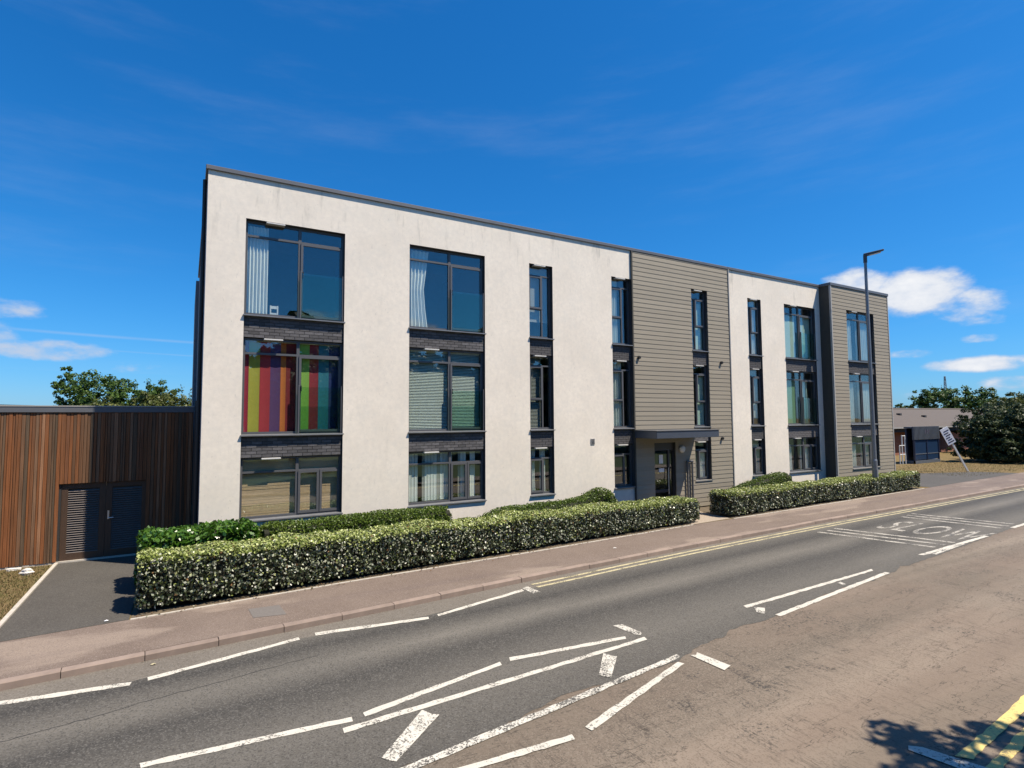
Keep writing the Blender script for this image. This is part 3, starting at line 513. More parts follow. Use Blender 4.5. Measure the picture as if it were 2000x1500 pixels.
# ------------------------------------------------------------------ curtains and blinds behind the glass
def folds(x0, x1, z0, z1, y, n=7, amp=.035, taper=0.):
    v, f = [], []; m = n*8; rr = random.Random(int(x0*100+z0*10)); ph = [rr.uniform(-.5, .5) for _ in range(m+1)]
    for j, t in enumerate((0, .25, .5, .75, 1)):
        for i in range(m+1):
            s = i/m; v.append((x0+(x1-x0)*s*(1-taper*(1-abs(2*t-.9))), y+amp*math.sin(s*n*2*math.pi+ph[i]*.5)*(1-.4*t), z0+(z1-z0)*t))
    for j in range(4):
        for i in range(m): f.append((j*(m+1)+i, j*(m+1)+i+1, (j+1)*(m+1)+i+1, (j+1)*(m+1)+i))
    return v, f
YC = YF+.235; YCB = YB+.25
def curtain(label, x0, x1, z0, z1, y=YC, n=6, m='curtain', taper=0., group=None):
    v, f = folds(x0, x1, z0, z1, y, n, taper=taper); o = ob('curtain', mesh('curtain', v, f, m))
    for p in o.data.polygons: p.use_smooth = True
    return tag(o, label, 'curtain', group)
def venetian(label, x0, x1, z0, z1, y=YC, m='blind', pitch=.042):
    t = empty('venetian_blind', (x0, y, z1), label, 'blind'); b = MB(); z = z0
    while z < z1-.04: b.add([(x0, y-.014, z), (x1, y-.014, z), (x1, y+.014, z+.03), (x0, y+.014, z+.03), (x0, y-.012, z+.002), (x1, y-.012, z+.002), (x1, y+.016, z+.032), (x0, y+.016, z+.032)], [(0, 1, 2, 3), (7, 6, 5, 4), (0, 4, 5, 1), (2, 6, 7, 3)]); z += pitch
    inv = Matrix.Translation((x0, y, z1)).inverted(); s = b.build('slats', m, t); s.matrix_parent_inverse = inv; s['kind'] = 'stuff'; h = MB().box(x0, x1, y-.025, y+.025, z1-.04, z1).build('headrail', m, t); h.matrix_parent_inverse = inv
def roller(label, x0, x1, z0, z1, y=YC, m='teal'):
    t = empty('roller_blind', (x0, y, z1), label, 'blind'); inv = Matrix.Translation((x0, y, z1)).inverted()
    for nm, q in (('fabric', MB().box(x0, x1, y, y+.003, z0+.021, z1-.041)), ('bottom_bar', MB().box(x0, x1, y-.008, y+.01, z0, z0+.02)), ('roller', MB().tube([(x0, y+.015, z1-.02), (x1, y+.015, z1-.02)], .02, 10))): q.build(nm, m, t).matrix_parent_inverse = inv
def vanes(label, spec, z0, z1, y=YC, group=None):
    t = empty('vertical_blind', (spec[0][0], y, z1), label, 'blind', group); inv = Matrix.Translation((spec[0][0], y, z1)).inverted(); x1 = max(s[1] for s in spec)
    MB().box(spec[0][0], x1, y-.02, y+.03, z1-.04, z1).build('headrail', 'blind', t).matrix_parent_inverse = inv
    for i, (a, b, m) in enumerate(spec):
        v, f = [], []
        for k in range(7):
            s = k/6; xx = a+(b-a)*s; yy = y+.006*math.sin(s*math.pi)+(.004 if i % 2 else 0); v += [(xx, yy, z0), (xx, yy, z1-.041)]
        f = [(2*k, 2*k+2, 2*k+3, 2*k+1) for k in range(6)]; o = ob('vane', mesh('vane', v, f, m), t); o.matrix_parent_inverse = inv
A1, B1 = cx['W1']; A2, B2 = cx['W2']; A3, B3 = cx['W3']; A4, B4 = cx['W4']; A5, B5 = cx['W5']; A6, B6 = cx['W6']; A7, B7 = cx['W7']; A8, B8x = B8
curtain('sheer white curtain drawn to one side behind the top corner window above the striped blind', A1+.06, A1+.52, S2+.05, T2-.1, n=6)
st = [('crimson', .10), ('olive', .24), ('scarlet', .23), ('plum', .23), ('orange', .12), ('maroon', .26), ('lime', .28), ('wine', .22), ('teal', .25), ('navy', .30)]; x = A1+.05; sp = []
for c, w in st: sp.append((x, x+w-.001, 'v_'+c)); x += w
vanes('rainbow striped blind of red, yellow, purple, orange, green and blue bands in first-floor window', sp, S1+.05, T1-.03)
t = empty('reed_blind', (A1+.05, YC, T0), 'tan reed blind filling the ground-floor window below the rainbow striped blind', 'blind'); inv = Matrix.Translation((A1+.05, YC, T0)).inverted(); b = MB(); z = S0+.04
while z < T0-.06: b.box(A1+.04, B1-.04, YC+random.uniform(-.004, .004), YC+.012, z, z+.022); z += .0245
s = b.build('reeds', 'bamboo', t); s.matrix_parent_inverse = inv; s['kind'] = 'stuff'; MB().box(A1+.04, B1-.04, YC-.01, YC+.03, T0-.055, T0-.012).build('headrail', 'bamboo', t).matrix_parent_inverse = inv
curtain('pale curtain tied back in folds behind the top window over the wide venetian blind', A2+.06, A2+.62, S2+.05, T2-.08, n=5, taper=.25)
venetian('wide white venetian blind lowered fully in a large first-floor window', A2+.06, B2-.08, S1+.04, T1-.05)
sp = []; x = A2+.08; k = 0
for g in (0, 0, 0, .12, 0, 0, 0, 0, 0, 0, 0, 0, 0, .18, 0, 0, .12, 0, .1, 0): sp.append((x+g, x+g+.082, 'curtain' if k % 5 != 3 else 'greyblind')); x += .09+g*.9; k += 1
vanes('white vertical slat blind with gaps in the wide ground-floor window', [q for q in sp if q[1] < B2-.08], S0+.06, T0-.03)
roller('thin pale roller blind in narrow top window beside the tied-back curtain', A3+.06, B3-.06, S2+.5, T2-.05, m='greyblind'); venetian('narrow grey venetian blind half hidden in a slim first-floor window', A3+.06, A3+.52, S1+.05, T1-.04, m='greyblind')
curtain('narrow white curtain pair parted in slim ground-floor window beside the slat blind', A3+.05, A3+.30, S0+.05, T0-.04, n=3, taper=.1); curtain('white curtain half hanging right in slim ground-floor window', A3+.46, A3+.66, S0+.05, T0-.04, n=2)
curtain('patterned pale curtain behind the slim top window touching the cladding', A4+.05, A4+.42, S2+.05, T2-.05, n=4, m='blind'); curtain('white curtain strip behind the slim first-floor window above the canopy end', A4+.08, A4+.56, S1+.05, T1-.05, n=4, m='blind')
roller('pale teal roller blind in the slim top window set in cladding boards', A5+.4, B5-.05, S2+.04, T2-.45); roller('pale teal roller blind in slim first-floor window above the entrance light', A5+.4, B5-.05, S1+.04, T1-.3); curtain('cream curtain drawn across the slim ground-floor window beside the entrance light', A5+.05, B5-.08, S0+.05, T0-.3, n=6)
curtain('white curtain in slim top window between cladding and green blinds', A6+.42, B6-.06, S2+.05, T2-.05, n=3); roller('grey roller blind in slim first-floor window between cladding and green blinds', A6+.38, B6-.06, S1+.3, T1-.05, m='greyblind'); curtain('grey curtain in slim ground-floor window between cladding and dark recess', A6+.08, B6-.1, S0+.05, T0-.2, n=4, m='greyblind')
roller('green roller blind, left half of the wide top window next to the projecting bay', A7+.06, A7+1.05, S2+.05, T2-.4, m='teal'); roller('pale teal roller blind, right half of the wide top window next to the projecting bay', A7+1.22, B7-.06, S2+.05, T2-.3, m='teal')
roller('dark green roller blind in the wide first-floor window next to the projecting bay', A7+.06, A7+.9, S1+.05, T1-.3, m='green'); curtain('pale curtain hanging in wide first-floor window next to the dark green blind', A7+1.2, A7+1.75, S1+.05, T1-.35, n=4, m='teal')
curtain('white curtain pair in the wide ground-floor window next to the projecting bay', A7+.1, A7+.5, S0+.05, T0-.3, n=4); curtain('white curtain hanging mid window on ground floor next to the projecting bay', A7+1.1, A7+1.75, S0+.05, T0-.35, n=5)
for z0, z1, fl in ((S2, T2, 'top'), (S1, T1, 'first-floor'), (S0, T0, 'ground-floor')):
    curtain('pale curtain on the render side of the %s window in the projecting bay' % fl, A8+.08, A8+.75, z0+.05, z1-.3, YCB, 5, 'blind'); curtain('pale curtain behind the street lamp in the %s window of the projecting bay' % fl, A8+1.15, B8x-.1, z0+.05, z1-.3, YCB, 7, 'blind')
q = MB().box(A1+.60, A1+.63, YF+.40, YF+.43, S2-.07, S2+.32).box(A1+.76, A1+.79, YF+.40, YF+.43, S2-.07, S2+.32).box(A1+.631, A1+.759, YF+.405, YF+.425, S2+.24, S2+.31).box(A1+.631, A1+.759, YF+.405, YF+.425, S2+.10, S2+.14)
tag(ob('chair_back', mesh('chair_back', q.v, q.f, 'whitemetal')), 'white ladder-back chair standing behind the top corner window', 'chair')

# ------------------------------------------------------------------ timber-clad store
YT = 16.4; TX0, TX1 = -9.0, .14; TZ = 3.55
sto = empty('timber_store', (TX0, YT, PZ), 'low flat-roofed store clad in weathered vertical cedar boards with grey fascia', 'building'); SINV = Matrix.Translation((TX0, YT, PZ)).inverted()
def sp_(o, parent=None):
    o.parent = parent or sto
    if parent is None: o.matrix_parent_inverse = SINV
    return o
DX0, DX1, DZ = -2.47, -.79, 1.90
sp_(slab('wall', TX0, TX1, 0, TZ, YT+.03, YT+.2, [(DX0, DX1, 0, DZ)], 'soffit'))
sp_(MB().box(TX0, TX1, YT+.201, 24.5, TZ-.15, TZ).build('roof', 'coping')); sp_(MB().box(TX0, TX0+.2, YT+.201, 24.5, 0, TZ-.151).build('wall', 'soffit'))
sp_(MB().box(TX0-.05, TX1, YT-.045, YT+.22, TZ+.001, TZ+.135).build('fascia', 'fascia', bevel=.006)); sp_(MB().box(TX0-.06, TX1-.002, YT-.055, YT+.24, TZ+.136, TZ+.16).build('roof_trim', 'trim'))
x = -5.4; rb = random.Random(11)
while x < TX1-.01:
    w = min(rb.choice((.045, .062, .062, .07, .085)), TX1-x); z0 = DZ+.004 if (x+w/2 > DX0-.0 and x+w/2 < DX1) else .145
    x_end = x+w-.008
    if z0 < 1 and x < DX0 < x+w: x_end = DX0-.002
    dy = rb.choice((0, .006, .012)); o = MB().box(0, x_end-x, -.022+dy, .029, z0, TZ-.004).build('board', 'timber', sto); o.matrix_parent_inverse = SINV; o.location = (x, YT, 0); x += w
sp_(MB().box(-9.0, -5.42, YT-.01, YT+.029, .145, TZ-.004).build('board', 'timber'))
sp_(MB().box(TX0, TX1, YT-.005, YT+.19, 0.0, .14).build('plinth', 'edging'))
dm = (DX0+DX1)/2
for a, b in ((DX0+.005, dm-.003), (dm+.003, DX1-.005)):
    fr = .12; d = sp_(slab('louvre_door', a, b, PZ+.02, DZ-.006, YT+.05, YT+.10, [(a+fr, b-fr, PZ+.20, DZ-.12)], 'doorwood')); z = PZ+.205; sm = None
    while z < DZ-.15:
        if sm is None: q = MB().add([(0, -.022, 0), (b-a-2*fr, -.022, 0), (b-a-2*fr, .03, .036), (0, .03, .036), (0, -.018, -.006), (b-a-2*fr, -.018, -.006), (b-a-2*fr, .034, .03), (0, .034, .03)], [(0, 1, 2, 3), (7, 6, 5, 4), (0, 4, 5, 1), (2, 6, 7, 3), (0, 3, 7, 4), (1, 5, 6, 2)]); sm = mesh('slat', q.v, q.f, 'louvre')
        ob('slat', sm, d, (a+fr, YT+.07, z)); z += .052
    win_part(MB().box(a+fr, b-fr, YT+.102, YT+.11, PZ+.19, DZ-.11).build('backing', 'black'), d)
    if a > dm:
        hd = win_part(MB().box(a+.04, a+.075, YT+.035, YT+.05, 1.02, 1.22).build('handle', 'steel'), d)
        win_part(MB().tube([(a+.058, YT+.03, 1.05), (a+.16, YT+.03, 1.05)], .011, 8).build('lever', 'steel'), d)
sp_(MB().tube([(.19, YT-.06, PZ), (.19, YT-.06, TZ+.3)], .04, 10).build('downpipe', 'black'))

# ------------------------------------------------------------------ hedges
def wob(x, y, s): return math.sin(x*2.1+s)*.5+math.sin(x*4.7+y*3.1+s*2)*.3+math.sin(x*9.3+s*3)*.2
def hedge(name, label, a, b, depth, ha, hb, leaf, dens, mats, pmat, round_=.12, wobamp=.035, stems=True, gap=.10, fn=None):
    """front-bottom line a->b on the ground, depth behind it, heights ha->hb"""
    A, B = Vector((*a, PZ)), Vector((*b, PZ)); ex = (B-A).normalized(); L = (B-A).length; ey = Vector((-ex.y, ex.x, 0))
    t = empty(name, (A+B)/2+ey*depth/2, label, 'hedge'); inv = Matrix.Translation((A+B)/2+ey*depth/2).inverted()
    def top(u): return (ha+(hb-ha)*u/L)*(1 if fn is None else fn(u/L))
    def place(u, v, w, nrm, inset):
        u = np.asarray(u); P = np.zeros((len(u), 3)); N = np.zeros((len(u), 3)); sd = hash(name) % 7*0+len(label)
        for i in range(len(u)):
            h = top(min(max(u[i], 0), L)); uu, vv, ww = u[i], v[i], w[i]*h; n = nrm[i]
            ru = min(uu, L-uu); rv = min(vv, depth-vv); rw = h-ww; k = 0
            o = wob(uu, vv+ww*2, sd)*wobamp-inset[i]
            # rounded corners
            c = max(0, round_-ru)*max(0, round_-rv)/round_+max(0, round_-rv)*max(0, round_-rw)/round_+max(0, round_-ru)*max(0, round_-rw)/round_
            o -= c*.6
            p = A+ex*(uu+n[0]*o)+ey*(vv+n[1]*o)+Vector((0, 0, ww+n[2]*o)); P[i] = p; N[i] = (ex*n[0]+ey*n[1]+Vector((0, 0, n[2])))[:]
        return P, N
    hm = (ha+hb)/2; faces = [((0, -1, 0), L*hm, 1.), ((0, 0, 1), L*depth, 1.05), ((0, 1, 0), L*hm, .3), ((-1, 0, 0), depth*ha, 1.), ((1, 0, 0), depth*hb, 1.)]
    Ps, Ns, tops = [], [], []
    for nrm, area, k in faces:
        n = int(area*dens*k); r1_, r2_ = rng.random(n), rng.random(n); ins = rng.exponential(.04, n)-.012
        if nrm[1] == -1: u, v, w = r1_*L, np.zeros(n), gap+(1-gap)*r2_**.85
        elif nrm[1] == 1: u, v, w = r1_*L, np.full(n, depth), gap+(1-gap)*r2_
        elif nrm[2] == 1: u, v, w = r1_*L, r2_*depth, np.ones(n)
        else: u, v, w = np.full(n, 0. if nrm[0] < 0 else L), r1_*depth, gap+(1-gap)*r2_
        P, N = place(u, v, w, [nrm]*n, ins); Ps.append(P); Ns.append(N); tops.append((w > .93)*1.)
    P, N, tp = np.concatenate(Ps), np.concatenate(Ns), np.concatenate(tops)
    # clumped gaps where the dark core shows
    g = np.array([wob(p[0]*2.3, p[2]*5+p[1]*2, 1.7)+wob(p[0]*6.1, p[2]*9, 4.) for p in P]); keep = (g > -.75) | (rng.random(len(P)) < .30) | (tp > 0); P, N, tp = P[keep], N[keep], tp[keep]
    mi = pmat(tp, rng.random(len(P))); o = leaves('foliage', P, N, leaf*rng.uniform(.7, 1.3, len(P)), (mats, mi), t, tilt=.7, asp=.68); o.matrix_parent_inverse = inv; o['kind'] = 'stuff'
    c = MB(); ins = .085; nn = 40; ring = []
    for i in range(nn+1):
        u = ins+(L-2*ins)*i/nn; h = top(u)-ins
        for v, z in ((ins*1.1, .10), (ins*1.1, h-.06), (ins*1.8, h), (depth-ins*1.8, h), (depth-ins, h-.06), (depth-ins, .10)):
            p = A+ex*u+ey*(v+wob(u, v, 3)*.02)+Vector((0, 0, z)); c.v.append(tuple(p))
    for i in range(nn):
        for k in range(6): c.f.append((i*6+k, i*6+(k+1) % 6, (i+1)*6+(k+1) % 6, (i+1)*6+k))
    c.f.append((5, 4, 3, 2, 1, 0)); c.f.append(tuple(nn*6+k for k in range(6))); o = c.build('dark_core', 'core', t); o.matrix_parent_inverse = inv  # solid dark core added to block light behind the leaves
    if stems:
        n = int(L/.35)
        for i in range(n):
            u = .15+(L-.3)*i/max(1, n-1); v = depth*random.uniform(.25, .6); p = A+ex*u+ey*v
            s = MB().tube([p-Vector((0, 0, .05)), p+Vector((random.uniform(-.05, .05), 0, .22))], [.018, .011], 5).build('stem', 'bark', t); s.matrix_parent_inverse = inv
    return t
def pf(tp, r): return np.where((tp > 0) & (r < .86), 1, np.where(r > .985, 2, np.where((tp == 0) & (r < .06), 1, 0)))  # yellow-green leaves make up most of the top, few elsewhere
hedge('clipped_hedge', 'long clipped hedge with pale glossy leaves between the driveway and the entrance path', (-.66, 11.34), (13.85, 12.16), .98, .92, .71, .054, 1900, ['l_front', 'l_yellow', 'l_dry'], pf, wobamp=.05, fn=lambda s: 1+.022*math.sin(s*37)+.018*math.sin(s*83+1)+.012*math.sin(s*151))
hedge('clipped_hedge', 'clipped hedge with pale glossy leaves between the entrance path and the side road', (15.2, 12.12), (28.45, 12.50), .90, .78, .72, .054, 1550, ['l_front', 'l_yellow', 'l_dry'], pf, wobamp=.05, fn=lambda s: 1+.025*math.sin(s*31+2)+.02*math.sin(s*77)+.012*math.sin(s*139))
one = lambda tp, r: np.zeros(len(r), int)
hedge('laurel_hedge', 'bright green big-leaved laurel hedge behind the long hedge, next to the louvre doors', (-.70, 12.62), (1.32, 12.75), 1.2, 1.02, 1.08, .10, 620, ['l_laurel'], one, wobamp=.06)
hedge('box_hedge', 'low dark green fine-leaved hedge running under the reed blind and slat blind windows', (1.40, 12.9), (5.95, 13.1), .85, .98, .99, .046, 1900, ['l_box'], one, round_=.25)
hedge('box_hedge', 'low rounded fine-leaved hedge swelling to a hump before the entrance', (6.75, 12.98), (11.7, 13.25), .78, .84, .93, .046, 1700, ['l_box'], one, round_=.3, fn=lambda s: .95+.22*math.exp(-((s-.86)/.10)**2)-.25*max(0, s-.93)/.07-.18*max(0, .15-s)/.15)
hedge('box_hedge', 'low olive mounded hedge against the cladding behind the second clipped hedge', (16.5, 13.05), (20.5, 13.3), .7, .74, .98, .046, 1200, ['l_box'], one, round_=.3, fn=lambda s: .8+.35*math.sin(min(1, max(0, s))*2.2))

# ------------------------------------------------------------------ street lamp
LX, LY = 24.86, 12.58
lp = empty('street_lamp', (LX, LY, PZ), 'tall slim grey street lamp column standing before the projecting bay', 'street lamp'); LI = Matrix.Translation((LX, LY, PZ)).inverted()
o = MB().tube([(LX, LY, PZ), (LX, LY, 1.5), (LX, LY, 1.56), (LX, LY, 10.2)], [.105, .105, .085, .055], 16).build('column', 'pole', lp, smooth=False); o.matrix_parent_inverse = LI
o = MB().box(LX-.05, LX+.05, LY-.112, LY-.09, .6, 1.15).build('access_door', 'pole', lp); o.matrix_parent_inverse = LI
o = MB().tube([(LX, LY, 9.90), (LX, LY, 10.22), (LX+.04, LY-.08, 10.26)], [.075, .075, .05], 12).build('bracket', 'lamp', lp); o.matrix_parent_inverse = LI
hd = MB().add([(-.13, 0, -.05), (.13, 0, -.05), (.10, -.75, .0), (-.10, -.75, .0), (-.11, 0, .07), (.11, 0, .07), (.08, -.75, .05), (-.08, -.75, .05)], [(0, 3, 2, 1), (4, 5, 6, 7), (0, 1, 5, 4), (1, 2, 6, 5), (2, 3, 7, 6), (3, 0, 4, 7)]).build('lamp_head', 'lamp', lp, bevel=.02); hd.matrix_parent_inverse = LI; hd.location = (LX, LY+.06, 10.22); hd.rotation_euler = (R(-9), 0, R(28))
ln = MB().box(-.075, .075, -.62, -.2, -.058, -.045).build('lens', 'lampw', hd)

# ------------------------------------------------------------------ far right: sign, shelter, railing, bungalow
sb = empty('leaning_sign', (39.34, 14.81, PZ), 'white property board on a white post leaning over on the dry verge', 'sign'); sb.rotation_euler = (0, R(-27), R(-30.3))
MB().box(-.04, .04, -.04, .04, -.1, 2.85).build('post', 'whitemetal', sb); bd = MB().box(-.30, .20, -.075, -.045, 1.85, 2.85).build('board', 'sign', sb)
for i in range(6): MB().box(-.22+(i % 2)*.05, .15-(i*37 % 5)*.03, -.082, -.0755, 1.95+i*.135, 2.01+i*.135).build('printed_line', 'ink', bd)
SH = (42.7, 46.2, 19.0); sh = empty('blue_shelter', (SH[0], SH[2], PZ), 'blue panelled steel shelter with grey corrugated upper band beside the dark shrubs', 'shelter'); shi = Matrix.Translation((SH[0], SH[2], PZ)).inverted()
def shp(nm, q, m): o = q.build(nm, m, sh); o.matrix_parent_inverse = shi; return o
for x in (SH[0], (SH[0]+SH[1])/2-.05, SH[1]-.1):
    shp('post', MB().box(x, x+.1, SH[2]+.0, SH[2]+.1, PZ, 1.72), 'blueframe')
for a, b in ((SH[0]+.11, (SH[0]+SH[1])/2-.06), ((SH[0]+SH[1])/2+.06, SH[1]-.11)): shp('panel', MB().box(a, b, SH[2]+.04, SH[2]+.06, PZ+.25, 1.715), 'blue'); shp('rail', MB().box(a, b, SH[2]+.02, SH[2]+.039, PZ+.62, PZ+.68), 'bluegrey')
q = MB(); n = 44; xs_ = np.linspace(SH[0]-.05, SH[1]+.05, n); 
for i in range(n-1): q.box(xs_[i], xs_[i+1]-.002, SH[2]-.02-(.03 if i % 2 else 0), SH[2]+.1, 1.73, 2.62)
o = shp('corrugated_band', q, 'bluegrey'); o['kind'] = 'stuff'
for x in (44.15, 44.5): shp('marking', MB().box(x, x+.16, SH[2]-.058, SH[2]-.052, 2.12, 2.42), 'ink')
shp('plinth', MB().box(SH[0], SH[1], SH[2]-.02, SH[2]+.5, PZ, PZ+.2), 'bluegrey'); shp('roof', MB().box(SH[0]-.05, SH[1]+.05, SH[2]+.11, SH[2]+.6, 2.5, 2.6), 'bluegrey'); shp('back_wall', MB().box(SH[0], SH[1], SH[2]+.45, SH[2]+.55, PZ+.2, 2.49), 'blueframe')
rl = empty('white_railing', (40.6, 19.4, PZ), 'white tubular metal gate frame standing before the red brick bungalow wall', 'railing'); ri = Matrix.Translation((40.6, 19.4, PZ)).inverted()
for x, h in ((41.55, 1.35), (41.9, 2.05), (42.3, 2.05)): MB().tube([(x, 19.4, PZ), (x, 19.4, h)], .035, 8).build('post', 'whitemetal', rl).matrix_parent_inverse = ri
for z, a, b in ((.75, 41.55, 42.3), (1.35, 41.55, 42.3), (2.0, 41.9, 42.3)): MB().tube([(a, 19.4, z), (b, 19.4, z)], .025, 8).build('rail', 'whitemetal', rl).matrix_parent_inverse = ri
bx0, bx1, by0, by1 = 42.0, 79.0, 24.0, 33.0; bg_ = empty('brick_bungalow', (bx0, by0, PZ), 'red brick bungalow with a brown hipped tile roof behind the shelter', 'house'); bi = Matrix.Translation((bx0, by0, PZ)).inverted()
def bp_(nm, q, m, par=None):
    o = q.build(nm, m, par or bg_)
    if par is None: o.matrix_parent_inverse = bi
    return o
bp_('wall', MB().box(bx0, bx1, by0, by1, 0, 2.35), 'redbrick'); bp_('soffit', MB().box(bx0-.5, bx1+.5, by0-.6, by1+.6, 2.02, 2.352), 'soffit'); zr = 4.05; ze = 2.353
rf = bp_('roof', MB().add([(bx0-.6, by0-.75, ze), (bx1+.6, by0-.75, ze), (bx1+.6, by1+.75, ze), (bx0-.6, by1+.75, ze), (bx0+4, (by0+by1)/2, zr), (bx1-3.2, (by0+by1)/2, zr), (bx0-.6, by0-.75, ze+.1), (bx1+.6, by0-.75, ze+.1), (bx1+.6, by1+.75, ze+.1), (bx0-.6, by1+.75, ze+.1)], [(0, 3, 2, 1), (0, 1, 7, 6), (1, 2, 8, 7), (2, 3, 9, 8), (3, 0, 6, 9), (6, 7, 5, 4), (8, 9, 4, 5), (7, 8, 5), (9, 6, 4)]), 'tiles')
bp_('gutter', MB().box(bx0-.6, bx1+.6, by0-.85, by0-.755, ze-.02, ze+.09), 'trim'); bp_('ridge', MB().tube([(bx0+4, (by0+by1)/2, zr), (bx1-3.2, (by0+by1)/2, zr)], .1, 8), 'tiles')
for x, s in ((50.5, .3), (56.8, .62), (53.7, .55), (60.0, .5)): yy = by0-.75+(4.5+.75)*s; bp_('roof_vent', MB().box(x, x+.35, yy-.15, yy+.15, ze+.1+(zr-ze-.1)*s-.05, ze+.1+(zr-ze-.1)*s+.16), 'soffit', rf)
wq = bp_('window', MB().box(45.2, 47.0, by0-.03, by0-.001, .9, 1.95), 'whitemetal'); bp_('pane', MB().box(45.28, 46.92, by0-.045, by0-.031, .98, 1.87), 'blueframe', wq)

# ------------------------------------------------------------------ trees and shrubs
def tree(name, label, loc, h, rx, rz, trunk_h, leaf, clumps, per, m, seed, group=None, cat='tree', open_=.55, zc=None, lobe=1.):
    rg = np.random.default_rng(seed); t = empty(name, loc, label, cat, group); L = Vector(loc); inv = Matrix.Translation(L).inverted(); zc = zc if zc is not None else h-rz
    if trunk_h > 0:
        tr = MB(); lean = rg.normal(0, .04, 2)*h; tr.tube([(0, 0, -.2), (lean[0]*.4, lean[1]*.4, trunk_h*.6), (lean[0], lean[1], zc)], [.05*h*.7, .035*h*.7, .02*h*.7], 9); o = tr.build('trunk', 'bark', t, smooth=True)
        for k in range(6):
            a = k*1.05+rg.uniform(0, .5); e = rg.uniform(.55, .9); z0 = trunk_h*.7+rg.uniform(0, .3)*rz; MB().tube([(lean[0]*.7, lean[1]*.7, z0), (math.cos(a)*rx*.4*e, math.sin(a)*rx*.4*e, z0+rz*.45), (math.cos(a)*rx*.8*e, math.sin(a)*rx*.8*e, zc+rz*rg.uniform(.0, .5))], [.018*h*.6, .012*h*.6, .005*h*.6], 6, True).build('limb', 'bark', o, smooth=True)
    d = rg.normal(0, 1, (clumps, 3)); d /= np.linalg.norm(d, axis=1)[:, None]; rad = rg.uniform(open_, 1.0, clumps)**.7
    lob = 1+lobe*(.22*np.sin(d[:, 0]*5+seed)+.18*np.sin(d[:, 1]*7+seed*2)+.15*np.sin(d[:, 2]*6+seed))
    C = d*rad[:, None]*lob[:, None]*np.array([rx, rx, rz])+np.array([0, 0, zc]); C[:, 2] = np.maximum(C[:, 2], .15 if trunk_h == 0 else trunk_h*.6)
    cr = rg.uniform(.08, .17, clumps)*rx; off = rg.normal(0, 1, (clumps, per, 3)); off /= np.linalg.norm(off, axis=2)[:, :, None]; off *= rg.random((clumps, per, 1))**.4; off[:, :, 2] *= .7
    P = (C[:, None, :]+off*cr[:, None, None]).reshape(-1, 3); N = (off*.6+d[:, None, :]*.5+np.array([0, 0, .35])).reshape(-1, 3); P[:, 2] = np.maximum(P[:, 2], .05)
    o = leaves('crown', P, N, leaf*rg.uniform(.65, 1.35, len(P)), ([m], np.zeros(len(P), int)), t, tilt=.6, asp=.62); o['kind'] = 'stuff'
    return t
def sprigs(t, loc, zc, rx, rz, n, m, seed):      # thin leafy shoots breaking the outline
    rg = np.random.default_rng(seed); P = []; N = []
    for k in range(n):
        a = rg.uniform(0, 6.28); e = rg.uniform(.35, 1.3); d = np.array([math.cos(a)*math.cos(e), math.sin(a)*math.cos(e), math.sin(e)]); base = d*np.array([rx, rx, rz])*.9+np.array([0, 0, zc]); ln = rg.uniform(.25, .5)*rx*.6; up = d+np.array([0, 0, .6])+rg.normal(0, .2, 3); up /= np.linalg.norm(up)
        for s in np.linspace(0, 1, 16): P.append(base+up*ln*s+rg.normal(0, .06, 3)); N.append(d)
    o = leaves('shoots', np.array(P), np.array(N), .17, ([m], np.zeros(len(P), int)), t, tilt=.9); o['kind'] = 'stuff'
TL = [('round dense green tree rising highest above the timber store roof', (-6.3, 55.5), 6.6, 3.0, 2.9, 'l_tree', 21, 16), ('loose spiky-topped tree leaning out past the round tree above the store', (-8.0, 56.5), 6.7, 1.6, 2.9, 'l_tree', 22, 26), ('open feathery tree with gaps between the round tree and the apartment block', (-3.6, 57), 6.5, 2.3, 2.4, 'l_tree', 23, 22), ('yellowish green bushy tree beside the apartment wall above the store', (.2, 52), 5.75, 3.3, 2.6, 'l_olive', 24, 6), ('pale low bush showing just over the store roof by the round tree', (-6.0, 48), 4.55, 2.6, 1.8, 'l_olive', 25, 4), ('small green bush filling between the feathery tree and yellowish tree', (-2.4, 50), 5.3, 2.4, 2.2, 'l_olive', 26, 5)]
for lb, (x, y), h, rx, rz, m, sd, ns in TL:
    t = tree('tree', lb, (x, y, PZ), h, rx, rz, 2.0, .20, 330, 40, m, sd, 'trees behind the timber store'); sprigs(t, (x, y), h-rz, rx, rz, ns, m, sd+100)
TR = [('large dark oak crown standing above the bungalow roof ridge', (102, 41.2), 7.9, 3.7, 3.4, 'l_tree', 31, 12), ('broad dark tree between the oak and the tall shrubs', (104, 36.2), 6.9, 3.2, 3.0, 'l_tree', 32, 8), ('mid green rounded tree behind the tall shrubs', (93, 28.8), 5.6, 3.8, 2.8, 'l_olive', 33, 5), ('small dark far-off tree at the low end of the bungalow ridge', (100, 45.4), 4.7, 2.0, 1.9, 'l_tree', 34, 4)]
for lb, (x, y), h, rx, rz, m, sd, ns in TR:
    t = tree('tree', lb, (x, y, PZ), h, rx, rz, 2.4, .30, 380, 40, m, sd, 'trees beyond the bungalow'); sprigs(t, (x, y), h-rz, rx, rz, ns, m, sd+100)
SHR = [('dark leafy shrub leaning over beside the blue shelter', (48.6, 17.0), 2.75, 1.7, 1.5, 'l_dark', 41), ('tall dark shrub with drooping branches behind the leaning sign', (50.2, 15.9), 3.7, 2.2, 1.9, 'l_dark', 42), ('big brownish green shrub filling the verge past the leaning sign', (54.0, 15.9), 4.4, 2.8, 2.3, 'l_dark', 43), ('olive topped shrub at the far end of the shrub row', (58.5, 18.2), 4.6, 2.8, 2.4, 'l_olive', 44), ('dense dark shrub between the bungalow end and shrub row', (60, 20.8), 4.2, 2.2, 2.1, 'l_dark', 45)]
